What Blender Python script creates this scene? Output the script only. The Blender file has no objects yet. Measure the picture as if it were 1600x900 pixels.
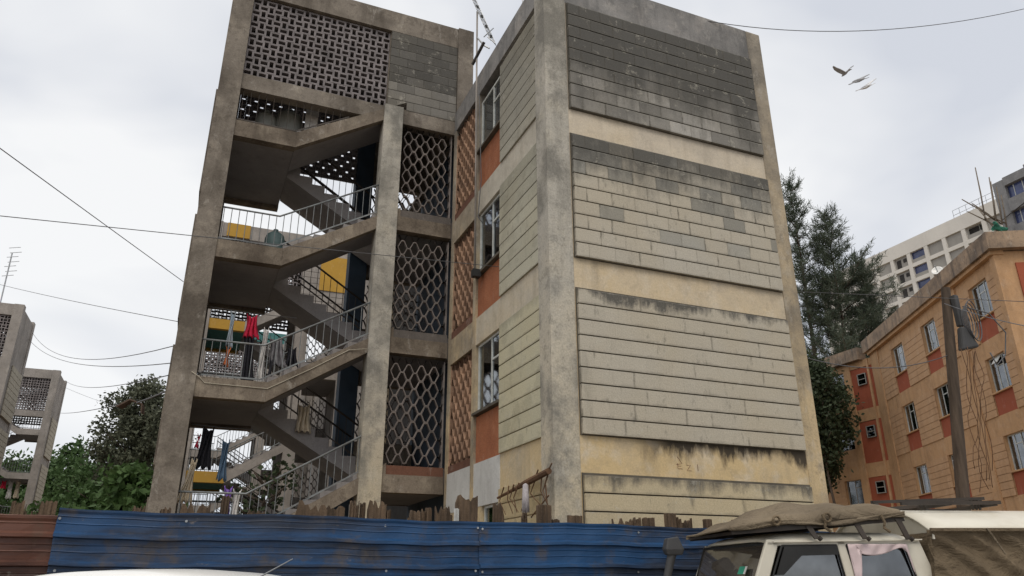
import bpy, bmesh, math, random
from mathutils import Matrix, Vector
random.seed(7)
R = math.radians
S = bpy.context.scene
COL = S.collection

# ------------------------------------------------------------------ camera, sky, sun, exposure
cam_d = bpy.data.cameras.new('camera')
cam = bpy.data.objects.new('camera', cam_d); COL.objects.link(cam)
cam_d.sensor_width = 36.0; cam_d.lens = 1167.25 / 1600 * 36
cam_d.clip_start = 0.05; cam_d.clip_end = 3000
CAMH = R(22.849)
cam.matrix_world = (Matrix.Translation((0, 0, 1.5)) @ Matrix.Rotation(-CAMH, 4, 'Z') @
                    Matrix.Rotation(R(90 + 21.2118), 4, 'X') @ Matrix.Rotation(R(-0.149), 4, 'Z'))
S.camera = cam

SUN_EL, SUN_AZ = R(56), R(205)          # azimuth clockwise from +Y : light comes from behind the camera
w = bpy.data.worlds.new('World'); S.world = w; w.use_nodes = True
nt = w.node_tree; nt.nodes.clear()
out = nt.nodes.new('ShaderNodeOutputWorld')
sky = nt.nodes.new('ShaderNodeTexSky'); sky.sky_type = 'NISHITA'; sky.sun_disc = False
sky.sun_elevation = SUN_EL; sky.sun_rotation = SUN_AZ
b1 = nt.nodes.new('ShaderNodeBackground'); b1.inputs[1].default_value = 0.10
nt.links.new(sky.outputs[0], b1.inputs[0])
tc = nt.nodes.new('ShaderNodeTexCoord')
mp = nt.nodes.new('ShaderNodeMapping'); mp.inputs['Scale'].default_value = (1.0, 1.0, 1.9)
nt.links.new(tc.outputs['Generated'], mp.inputs[0])
nz = nt.nodes.new('ShaderNodeTexNoise'); nz.inputs['Scale'].default_value = 2.1
nz.inputs['Detail'].default_value = 4; nz.inputs['Roughness'].default_value = 0.45
nz.inputs['Distortion'].default_value = 0.5
nt.links.new(mp.outputs[0], nz.inputs['Vector'])
cr = nt.nodes.new('ShaderNodeValToRGB')
cr.color_ramp.elements[0].position = 0.37; cr.color_ramp.elements[0].color = (0.69, 0.72, 0.785, 1)
cr.color_ramp.elements[1].position = 0.57; cr.color_ramp.elements[1].color = (0.98, 0.985, 0.99, 1)
nt.links.new(nz.outputs[0], cr.inputs[0])
b2 = nt.nodes.new('ShaderNodeBackground'); b2.inputs[1].default_value = 1.0
nt.links.new(cr.outputs[0], b2.inputs[0])
mx = nt.nodes.new('ShaderNodeMixShader'); mx.inputs[0].default_value = 0.93
nt.links.new(b1.outputs[0], mx.inputs[1]); nt.links.new(b2.outputs[0], mx.inputs[2])
nt.links.new(mx.outputs[0], out.inputs[0])

sl = bpy.data.lights.new('sun', 'SUN'); sl.energy = 1.5; sl.angle = R(35); sl.color = (1.0, 0.92, 0.80)
so = bpy.data.objects.new('sun', sl); COL.objects.link(so)
sd = Vector((math.sin(SUN_AZ) * math.cos(SUN_EL), math.cos(SUN_AZ) * math.cos(SUN_EL), math.sin(SUN_EL)))
so.rotation_euler = sd.to_track_quat('Z', 'Y').to_euler(); so.location = (0, -20, 40)
S.view_settings.view_transform = 'Standard'; S.view_settings.look = 'None'
S.view_settings.exposure = 0.0; S.view_settings.gamma = 1.0
S.view_settings.use_curve_mapping = False
S.render.engine = 'CYCLES'
GZ = -0.1                                # ground level (eye 1.6 m above it)

# ------------------------------------------------------------------ materials
def N(nt, t, **k):
    n = nt.nodes.new(t)
    for a, v in k.items(): n.inputs[a.replace('_', ' ')].default_value = v
    return n
def newmat(name):
    m = bpy.data.materials.new(name); m.use_nodes = True
    nt = m.node_tree; p = nt.nodes['Principled BSDF']
    return m, nt, p
def L(nt, a, b): nt.links.new(a, b)
def c4(c): return (c[0], c[1], c[2], 1)
def mixc(nt, fac, a, b, blend='MIX'):
    n = nt.nodes.new('ShaderNodeMix'); n.data_type = 'RGBA'; n.blend_type = blend
    for s, v in ((n.inputs[0], fac), (n.inputs[6], a), (n.inputs[7], b)):
        if isinstance(v, (int, float)): s.default_value = v
        elif isinstance(v, tuple): s.default_value = c4(v)
        else: L(nt, v, s)
    return n.outputs[2]
def noise(nt, vec, scale, detail=4, rough=.55, stretch=None, dist=0):
    if stretch:
        mpn = nt.nodes.new('ShaderNodeMapping'); mpn.inputs['Scale'].default_value = stretch
        L(nt, vec, mpn.inputs[0]); vec = mpn.outputs[0]
    n = N(nt, 'ShaderNodeTexNoise', Scale=scale, Detail=detail, Roughness=rough, Distortion=dist)
    L(nt, vec, n.inputs['Vector']); return n.outputs[0]
def ramp(nt, v, p0, p1, c0=0., c1=1.):
    n = nt.nodes.new('ShaderNodeMapRange'); n.clamp = True
    n.inputs[1].default_value = p0; n.inputs[2].default_value = p1
    n.inputs[3].default_value = c0; n.inputs[4].default_value = c1
    L(nt, v, n.inputs[0]); return n.outputs[0]
def mth(nt, op, a, b):
    n = nt.nodes.new('ShaderNodeMath'); n.operation = op
    for s, v in ((n.inputs[0], a), (n.inputs[1], b)):
        if isinstance(v, (int, float)): s.default_value = v
        else: L(nt, v, s)
    return n.outputs[0]
def bump(nt, p, h, strength=.3, dist=.01):
    b = nt.nodes.new('ShaderNodeBump'); b.inputs['Strength'].default_value = strength
    b.inputs['Distance'].default_value = dist
    L(nt, h, b.inputs['Height']); L(nt, b.outputs[0], p.inputs['Normal'])

def weathered(name, base, dark, light=None, stain=.55, streak=.5, grain=.25, rough=.9, zpaint=None, objtint=False,
              scale=1.0, bmp=.35, lo=.42, hi=.66):
    """masonry / render / concrete: patches, drip streaks and grain, all fixed to the place"""
    m, nt, p = newmat(name)
    g = nt.nodes.new('ShaderNodeNewGeometry'); pos = g.outputs['Position']
    big = noise(nt, pos, .9 * scale, 6, .62)
    col = base
    if objtint:
        oi = nt.nodes.new('ShaderNodeObjectInfo'); col = oi.outputs['Color']
    if zpaint:                             # bare grey concrete above, old paint still on lower down
        z0, z1, pc = zpaint
        sx = nt.nodes.new('ShaderNodeSeparateXYZ'); L(nt, pos, sx.inputs[0])
        wob = mth(nt, 'MULTIPLY_ADD', big, 5.0); 
        zz = mth(nt, 'ADD', sx.outputs[2], mth(nt, 'MULTIPLY', mth(nt, 'SUBTRACT', big, .5), 7.0))
        col = mixc(nt, ramp(nt, zz, z0, z1), pc, base)
    if light:
        n2 = noise(nt, pos, 2.3 * scale, 5, .6)
        col = mixc(nt, ramp(nt, n2, .5, .72, 0, .8), col, light)
    col = mixc(nt, ramp(nt, big, lo, hi, 0, stain), col, dark)
    st = noise(nt, pos, 3.2 * scale, 5, .6, (1.0, 1.0, .14))
    col = mixc(nt, ramp(nt, st, .52, .74, 0, streak), col, dark)
    fine = noise(nt, pos, 38 * scale, 3, .7)
    mid = noise(nt, pos, 9 * scale, 4, .65)
    col = mixc(nt, ramp(nt, mid, .56, .72, 0, stain * .6), col, dark)
    crust = noise(nt, pos, 2.6 * scale, 9, .78, None, .4)
    col = mixc(nt, ramp(nt, crust, .535, .60, 0, stain * .55), col, dark)
    pale = noise(nt, pos, 3.7 * scale, 9, .75, (1, 1, .55), .3)
    col = mixc(nt, ramp(nt, pale, .57, .64, 0, stain * .45), col, mixc(nt, .55, col, (.75, .71, .64)))
    col = mixc(nt, grain, col, mixc(nt, ramp(nt, fine, .3, .7), (.25, .25, .25), (1, 1, 1)), 'MULTIPLY')
    L(nt, col, p.inputs['Base Color']); p.inputs['Roughness'].default_value = rough
    p.inputs['Specular IOR Level'].default_value = .25
    h = mth(nt, 'ADD', mid, mth(nt, 'MULTIPLY', fine, .5))
    bump(nt, p, h, bmp, .012)
    return m
def plain(name, col, rough=.6, metal=0., var=.25, scale=4., spec=.4, dirt=None, dirt_amt=.5, bmp=0., stretch=None):
    m, nt, p = newmat(name)
    g = nt.nodes.new('ShaderNodeNewGeometry')
    n = noise(nt, g.outputs['Position'], scale, 5, .6, stretch)
    c = mixc(nt, ramp(nt, n, .3, .7), tuple(x * (1 - var) for x in col), tuple(min(1, x * (1 + var)) for x in col))
    if dirt:
        n2 = noise(nt, g.outputs['Position'], scale * .6, 6, .65, stretch)
        c = mixc(nt, ramp(nt, n2, .48, .7, 0, dirt_amt), c, dirt)
    L(nt, c, p.inputs['Base Color']); p.inputs['Roughness'].default_value = rough
    p.inputs['Metallic'].default_value = metal; p.inputs['Specular IOR Level'].default_value = spec
    if bmp: bump(nt, p, noise(nt, g.outputs['Position'], scale * 8, 3), bmp, .01)
    return m
def foliage(name, c0, c1, trans=.25):
    m, nt, p = newmat(name)
    g = nt.nodes.new('ShaderNodeNewGeometry')
    n = noise(nt, g.outputs['Position'], 1.3, 4, .6)
    n2 = noise(nt, g.outputs['Position'], 9, 2, .6)
    c = mixc(nt, ramp(nt, n, .35, .65), c0, c1)
    c = mixc(nt, ramp(nt, n2, .3, .7, 0, .5), c, tuple(x * 1.5 for x in c1))
    L(nt, c, p.inputs['Base Color']); p.inputs['Roughness'].default_value = .6
    p.inputs['Specular IOR Level'].default_value = .25
    t = nt.nodes.new('ShaderNodeBsdfTranslucent'); L(nt, c, t.inputs[0])
    ms = nt.nodes.new('ShaderNodeMixShader'); ms.inputs[0].default_value = trans
    L(nt, p.outputs[0], ms.inputs[1]); L(nt, t.outputs[0], ms.inputs[2])
    L(nt, ms.outputs[0], nt.nodes['Material Output'].inputs[0])
    return m
def glass(name, tint=(.55, .6, .6), refl=.35):
    m, nt, p = newmat(name); nt.nodes.remove(p)
    tr = nt.nodes.new('ShaderNodeBsdfTransparent'); tr.inputs[0].default_value = c4(tint)
    gl = nt.nodes.new('ShaderNodeBsdfGlossy'); gl.inputs['Roughness'].default_value = .06
    gl.inputs[0].default_value = (.85, .9, .95, 1)
    fr = nt.nodes.new('ShaderNodeFresnel'); fr.inputs[0].default_value = 1.5
    g = nt.nodes.new('ShaderNodeNewGeometry')
    d = noise(nt, g.outputs['Position'], 3.0, 4)
    f2 = mth(nt, 'ADD', mth(nt, 'MULTIPLY', fr.outputs[0], 1.5), mth(nt, 'MULTIPLY', d, refl * .45))
    ms = nt.nodes.new('ShaderNodeMixShader'); L(nt, f2, ms.inputs[0])
    L(nt, tr.outputs[0], ms.inputs[1]); L(nt, gl.outputs[0], ms.inputs[2])
    L(nt, ms.outputs[0], nt.nodes['Material Output'].inputs[0])
    return m

M = {}
def block_mat():
    """blockwork: per-block tint, soot that runs down from each panel's top edge, damp spots and pale mortar smears"""
    m, nt, p = newmat('weathered concrete block')
    g = nt.nodes.new('ShaderNodeNewGeometry'); pos = g.outputs['Position']; sx = nt.nodes.new('ShaderNodeSeparateXYZ'); L(nt, pos, sx.inputs[0])
    col = nt.nodes.new('ShaderNodeObjectInfo').outputs['Color']; X_, Z_ = sx.outputs[0], sx.outputs[2]
    big = noise(nt, pos, 1.1, 7, .65); drip = noise(nt, pos, 3.4, 7, .68, (1, 1, .16)); crust = noise(nt, pos, 4.2, 9, .78, None, .5); fine = noise(nt, pos, 42, 3, .7); spot = noise(nt, pos, 7.0, 6, .7, (1, 1, .45))
    tone = noise(nt, pos, .8, 3, .5)
    col = mixc(nt, ramp(nt, tone, .35, .65, 0, .30), col, mixc(nt, 1.0, col, (1.0, .90, .72), 'MULTIPLY'))
    wob = mth(nt, 'ADD', mth(nt, 'MULTIPLY', mth(nt, 'SUBTRACT', drip, .5), 1.5), mth(nt, 'MULTIPLY', mth(nt, 'SUBTRACT', big, .5), 1.6))
    wob = mth(nt, 'ADD', wob, mth(nt, 'MULTIPLY', mth(nt, 'SUBTRACT', crust, .5), .8))
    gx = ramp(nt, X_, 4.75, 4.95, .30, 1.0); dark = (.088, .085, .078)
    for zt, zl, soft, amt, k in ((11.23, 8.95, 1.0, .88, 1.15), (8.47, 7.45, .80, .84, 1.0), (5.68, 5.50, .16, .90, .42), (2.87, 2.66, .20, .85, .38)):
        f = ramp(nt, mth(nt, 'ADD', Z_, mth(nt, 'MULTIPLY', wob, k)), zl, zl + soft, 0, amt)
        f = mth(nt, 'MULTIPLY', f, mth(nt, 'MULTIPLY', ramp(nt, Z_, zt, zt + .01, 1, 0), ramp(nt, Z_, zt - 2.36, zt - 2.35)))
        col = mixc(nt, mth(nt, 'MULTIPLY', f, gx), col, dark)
    col = mixc(nt, ramp(nt, spot, .60, .70, 0, .55), col, (.17, .16, .135))
    gn = nt.nodes.new('ShaderNodeTexCoord').outputs['Generated']; sg = nt.nodes.new('ShaderNodeSeparateXYZ'); L(nt, gn, sg.inputs[0])
    ox, oz = sg.outputs[0], sg.outputs[2]
    ends = mth(nt, 'MAXIMUM', ramp(nt, mth(nt, 'ADD', ox, mth(nt, 'MULTIPLY', mth(nt, 'SUBTRACT', crust, .5), .12)), .0, .07, 1, 0), ramp(nt, mth(nt, 'ADD', ox, mth(nt, 'MULTIPLY', mth(nt, 'SUBTRACT', crust, .5), .12)), .95, 1.0, 0, 1))
    jn = noise(nt, pos, 2.4, 3, .6)
    col = mixc(nt, mth(nt, 'MULTIPLY', ends, mth(nt, 'MULTIPLY', gx, mth(nt, 'ADD', ramp(nt, jn, .53, .62, .0, .55), ramp(nt, Z_, 6.0, 7.6, .0, .22)))), col, (.10, .092, .075))
    chalk = ramp(nt, mth(nt, 'ADD', oz, mth(nt, 'MULTIPLY', mth(nt, 'SUBTRACT', crust, .5), .35)), .93, 1.02)
    col = mixc(nt, mth(nt, 'MULTIPLY', chalk, ramp(nt, big, .42, .6, 0, .55)), col, (.46, .44, .39))
    soil = ramp(nt, mth(nt, 'ADD', oz, mth(nt, 'MULTIPLY', mth(nt, 'SUBTRACT', drip, .5), .5)), .0, .14, 1, 0)
    col = mixc(nt, mth(nt, 'MULTIPLY', soil, .35), col, (.12, .11, .09))
    col = mixc(nt, ramp(nt, drip, .58, .74, 0, .40), col, (.16, .15, .125))
    col = mixc(nt, ramp(nt, crust, .58, .63, 0, .38), col, (.55, .52, .44))
    col = mixc(nt, .32, col, mixc(nt, ramp(nt, fine, .3, .7), (.3, .3, .3), (1, 1, 1)), 'MULTIPLY')
    L(nt, col, p.inputs['Base Color']); p.inputs['Roughness'].default_value = .92; p.inputs['Specular IOR Level'].default_value = .2
    bump(nt, p, mth(nt, 'ADD', crust, mth(nt, 'MULTIPLY', fine, .5)), .45, .014); return m
M['block'] = block_mat()
M['render'] = weathered('gable render', (.37, .335, .285), (.14, .125, .105), (.48, .43, .35), .65, .45, .3, zpaint=(2.0, 13.0, (.60, .46, .27)))
M['band'] = weathered('cream band paint', (.56, .52, .44), (.24, .21, .16), (.62, .56, .46), .38, .40, .22, lo=.5, hi=.72, zpaint=(2.5, 7.0, (.60, .47, .28)))
def gable_band():
    m = weathered('cream gable band', (.62, .55, .45), (.25, .21, .16), (.68, .60, .48), .35, .40, .22, lo=.5, hi=.72, zpaint=(2.5, 9.5, (.62, .47, .26)))
    nt = m.node_tree; p = nt.nodes['Principled BSDF']; src = p.inputs['Base Color'].links[0].from_socket
    g = nt.nodes.new('ShaderNodeNewGeometry'); sx = nt.nodes.new('ShaderNodeSeparateXYZ'); L(nt, g.outputs['Position'], sx.inputs[0])
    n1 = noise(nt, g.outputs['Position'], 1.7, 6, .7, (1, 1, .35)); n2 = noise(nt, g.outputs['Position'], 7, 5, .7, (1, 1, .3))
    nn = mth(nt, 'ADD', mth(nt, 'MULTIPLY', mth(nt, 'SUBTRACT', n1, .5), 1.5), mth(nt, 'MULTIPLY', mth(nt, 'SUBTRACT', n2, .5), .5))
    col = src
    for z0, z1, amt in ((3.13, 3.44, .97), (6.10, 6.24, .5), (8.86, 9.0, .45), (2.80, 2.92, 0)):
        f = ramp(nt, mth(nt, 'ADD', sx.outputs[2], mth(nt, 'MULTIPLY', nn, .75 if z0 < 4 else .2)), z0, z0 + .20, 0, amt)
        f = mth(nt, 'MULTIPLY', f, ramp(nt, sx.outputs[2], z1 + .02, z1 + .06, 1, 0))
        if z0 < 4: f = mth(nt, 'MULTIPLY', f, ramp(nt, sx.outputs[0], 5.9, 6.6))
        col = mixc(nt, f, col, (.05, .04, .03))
    L(nt, col, p.inputs['Base Color']); return m
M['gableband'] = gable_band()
M['corner'] = weathered('corner column render', (.50, .47, .41), (.21, .20, .175), (.60, .55, .45), .85, .6, .40, zpaint=(0.5, 6.0, (.64, .54, .37)), lo=.46, hi=.62)
M['parapet'] = weathered('parapet render', (.30, .29, .28), (.10, .10, .10), (.40, .37, .34), .6, .7, .3)
M['tower'] = weathered('stair tower render', (.255, .222, .185), (.085, .07, .056), (.40, .35, .285), .75, .62, .38)
M['slabedge'] = weathered('landing edge concrete', (.265, .22, .172), (.075, .058, .044), (.41, .35, .27), .78, .68, .4)
M['soffit'] = weathered('stair soffit', (.33, .31, .305), (.17, .16, .16), None, .45, .2, .2)
M['navy'] = plain('lobby navy paint', (.030, .050, .075), .75, var=.35, scale=1.5, dirt=(.10, .10, .10), dirt_amt=.25)
M['screen'] = plain('grey screen block', (.20, .172, .158), .9, var=.4, scale=3, dirt=(.09, .085, .08), dirt_amt=.6, bmp=.2)
M['screenclay'] = plain('clay screen block', (.38, .235, .155), .9, var=.35, scale=3, dirt=(.16, .10, .075), dirt_amt=.5, bmp=.2)
M['weave'] = plain('weave screen block', (.20, .18, .18), .95, var=.35, scale=4, dirt=(.10, .09, .09), dirt_amt=.6, bmp=.2)
M['weaveback'] = plain('dark store room', (.10, .09, .10), .95, var=.2)
M['spandrel'] = weathered('pebble dash spandrel', (.44, .17, .085), (.25, .09, .05), (.5, .22, .12), .4, .3, .55, scale=1.6, bmp=.6)
M['redbase'] = weathered('dull red sill', (.19, .09, .06), (.08, .045, .035), None, .5, .4, .3)
M['whitepaint'] = weathered('white paint band', (.62, .62, .60), (.30, .29, .27), None, .35, .4, .15)
M['rail'] = plain('grey rail paint', (.20, .215, .22), .5, .2, var=.3, scale=6, dirt=(.12, .07, .045), dirt_amt=.5)
M['steel'] = plain('galvanised steel', (.35, .36, .37), .45, .7, var=.25, scale=8)
M['frame'] = plain('pale steel window frame', (.55, .57, .55), .5, 0, var=.15, scale=8, dirt=(.25, .22, .18), dirt_amt=.4)
M['glass'] = glass('window glass')
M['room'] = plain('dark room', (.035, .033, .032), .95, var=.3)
M['curtain'] = plain('net curtain', (.30, .30, .29), .9, var=.10, scale=5, stretch=(6, 6, .4))
M['redcurtain'] = plain('red curtain', (.40, .03, .05), .9, var=.4, scale=5, stretch=(6, 6, .4))
M['roofing'] = plain('roof screed', (.16, .155, .15), .95, var=.3)
M['orange'] = weathered('orange paint', (.55, .335, .18), (.30, .18, .10), (.60, .39, .235), .5, .55, .24, bmp=.15, lo=.5, hi=.75)
M['orangeblock'] = weathered('orange painted blockwork', (.54, .335, .19), (.30, .18, .105), (.59, .39, .24), .4, .45, .22, bmp=.2, lo=.5, hi=.75)
M['redpaint'] = weathered('brick red paint', (.36, .10, .055), (.22, .065, .035), None, .3, .25, .12, bmp=.1)
M['eaves'] = weathered('grimy orange parapet', (.40, .29, .20), (.085, .075, .07), (.5, .36, .25), .7, .9, .25)
M['white'] = weathered('white tower block paint', (.66, .63, .58), (.42, .40, .37), None, .25, .25, .08, scale=.15)
M['infill'] = weathered('grey infill', (.33, .315, .29), (.20, .19, .18), None, .35, .3, .1, scale=.2)
M['blueglass'] = plain('blue glazing', (.05, .065, .15), .12, 0, var=.5, scale=.6, spec=.6)
M['rawconc'] = weathered('raw grey concrete', (.25, .25, .255), (.12, .12, .125), None, .5, .5, .2, scale=.4)
M['bamboo'] = plain('weathered pole wood', (.17, .14, .11), .9, var=.3)
M['net'] = plain('green net', (.03, .16, .11), .8, var=.5, scale=3)
M['wood'] = plain('grey offcut timber', (.115, .078, .05), .95, var=.5, scale=6, dirt=(.025, .018, .013), dirt_amt=.85, bmp=.8, stretch=(1.6, 1.6, .25))
M['pole'] = plain('creosoted pole', (.085, .062, .045), .9, var=.4, scale=4, dirt=(.03, .022, .018), dirt_amt=.6, bmp=.4, stretch=(3, 3, .3))
def sheetmat(name, base, dark, dust):
    m, nt, p = newmat(name)
    g = nt.nodes.new('ShaderNodeNewGeometry'); pos = g.outputs['Position']
    a = noise(nt, pos, 1.1, 6, .65, (.35, 1, 2.2)); b = noise(nt, pos, 5, 5, .6, (.12, 1, 4)); d = noise(nt, pos, 2.1, 6, .7)
    c = mixc(nt, ramp(nt, a, .40, .54), base, dark)
    c = mixc(nt, ramp(nt, b, .5, .75, 0, .5), c, tuple(x * 1.7 for x in base))
    c = mixc(nt, ramp(nt, d, .54, .68, 0, .8), c, dust)
    sc = noise(nt, pos, 6, 8, .75, (.5, 1, 1)); c = mixc(nt, ramp(nt, sc, .64, .69, 0, .6), c, (.20, .17, .14))
    L(nt, c, p.inputs['Base Color']); L(nt, ramp(nt, d, .4, .7, .42, .85), p.inputs['Roughness'])
    p.inputs['Specular IOR Level'].default_value = .45
    bump(nt, p, noise(nt, pos, 3, 4, .6, (.3, 1, 2)), .25, .02)
    return m
M['bluesheet'] = sheetmat('blue box profile sheet', (.009, .052, .140), (.014, .022, .042), (.075, .064, .058))
M['brownsheet'] = sheetmat('brown box profile sheet', (.11, .042, .025), (.05, .022, .017), (.10, .062, .045))
M['truck'] = plain('cream truck paint', (.66, .62, .52), .35, 0, var=.06, scale=3, dirt=(.40, .34, .25), dirt_amt=.45)
M['whitecar'] = plain('white car paint', (.80, .79, .76), .22, 0, var=.03, scale=3)
def cloth_mat(name, base, dirt):
    m, nt, p = newmat(name); g = nt.nodes.new('ShaderNodeNewGeometry'); pos = g.outputs['Position']
    a = noise(nt, pos, 1.6, 6, .6); wr = noise(nt, pos, 4.5, 5, .6, (1, 1, 1.6), 1.6); fi = noise(nt, pos, 160, 2, .5)
    c = mixc(nt, ramp(nt, a, .38, .66, 0, .75), base, dirt); c = mixc(nt, ramp(nt, wr, .56, .70, 0, .35), c, tuple(x * .5 for x in base))
    L(nt, c, p.inputs['Base Color']); p.inputs['Roughness'].default_value = .93; p.inputs['Specular IOR Level'].default_value = .15
    bump(nt, p, mth(nt, 'ADD', wr, mth(nt, 'MULTIPLY', fi, .06)), .9, .05); return m
M['tarp'] = cloth_mat('tan tarpaulin', (.225, .18, .125), (.12, .095, .068))
M['canvas'] = cloth_mat('khaki canvas', (.19, .145, .095), (.10, .076, .05))
M['black'] = plain('black rubber and trim', (.018, .018, .018), .6, var=.3)
M['rackmetal'] = plain('dark rack metal', (.05, .042, .036), .6, .3, var=.3, dirt=(.11, .07, .045), dirt_amt=.4)
M['plastic'] = plain('grey snorkel plastic', (.055, .055, .057), .65, var=.2)
def dusty_glass():
    m = glass('dusty vehicle glass', (.22, .21, .20), .4); nt = m.node_tree; om = nt.nodes['Material Output']; src = om.inputs[0].links[0].from_socket
    d = nt.nodes.new('ShaderNodeBsdfDiffuse'); d.inputs[0].default_value = (.22, .185, .15, 1)
    g = nt.nodes.new('ShaderNodeNewGeometry'); n = noise(nt, g.outputs['Position'], 3.5, 5, .6); ms = nt.nodes.new('ShaderNodeMixShader')
    L(nt, ramp(nt, n, .3, .75, .18, .42), ms.inputs[0]); L(nt, src, ms.inputs[1]); L(nt, d.outputs[0], ms.inputs[2]); L(nt, ms.outputs[0], om.inputs[0]); return m
M['carglass'] = dusty_glass()
M['sideglass'] = glass('vehicle side glass', (.16, .15, .145), .55)
M['trim'] = plain('vehicle interior trim', (.10, .075, .055), .9, var=.3)
M['pinkcloth'] = plain('pale pink cloth', (.62, .50, .50), .9, var=.15, scale=6)
M['sticker'] = plain('green and white sticker', (.05, .42, .26), .6, var=.3)
M['ground'] = weathered('dry earth', (.34, .27, .19), (.20, .15, .10), (.40, .32, .23), .6, .0, .3)
M['tarmac'] = weathered('dusty worn tarmac', (.15, .135, .115), (.08, .075, .07), (.24, .20, .16), .5, 0., .35)
M['wire'] = plain('black cable', (.09, .09, .095), .6, var=.2)
M['tank'] = plain('grey plastic drum', (.30, .31, .29), .6, var=.15)
M['teal'] = plain('teal drum', (.09, .14, .14), .6, var=.2)
M['yellow'] = weathered('yellow paint', (.46, .27, .05), (.30, .18, .05), None, .3, .3, .1)
M['green'] = weathered('dark green paint', (.07, .19, .185), (.05, .13, .13), None, .3, .2, .1)
M['rust'] = plain('rusty hood', (.12, .085, .065), .8, .2, var=.35, dirt=(.08, .04, .03))
M['conifer'] = foliage('casuarina needles', (.050, .066, .050), (.088, .108, .075), .2)
M['bark'] = plain('bark', (.085, .065, .05), .95, var=.4, bmp=.5)
M['darkleaf'] = foliage('dusty dark leaves', (.072, .084, .058), (.125, .135, .092))
M['leaf'] = foliage('green leaves', (.038, .072, .026), (.070, .120, .042))
M['broad'] = foliage('broad light leaves', (.045, .088, .028), (.080, .135, .045))
M['creeper'] = foliage('creeper leaves', (.026, .038, .020), (.052, .070, .036))
M['vine'] = plain('dry branch', (.12, .065, .035), .95, var=.4, bmp=.4)
M['bird'] = plain('bird plumage', (.34, .34, .35), .8, var=.2)
M['palebird'] = plain('pale bird plumage', (.75, .75, .76), .8, var=.1)
M['mop'] = plain('mop cotton', (.42, .39, .40), .95, var=.2, scale=20)
for n, c in dict(red=(.55, .02, .06), dark=(.018, .018, .024), whitecloth=(.62, .60, .58), denim=(.11, .18, .27), purple=(.22, .12, .45),
                 orangecl=(.6, .17, .06), paleblue=(.45, .52, .58), grey=(.22, .21, .22), cream=(.6, .52, .4)).items():
    M['c_' + n] = plain('cloth ' + n, c, .92, var=.3, scale=7)

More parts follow.
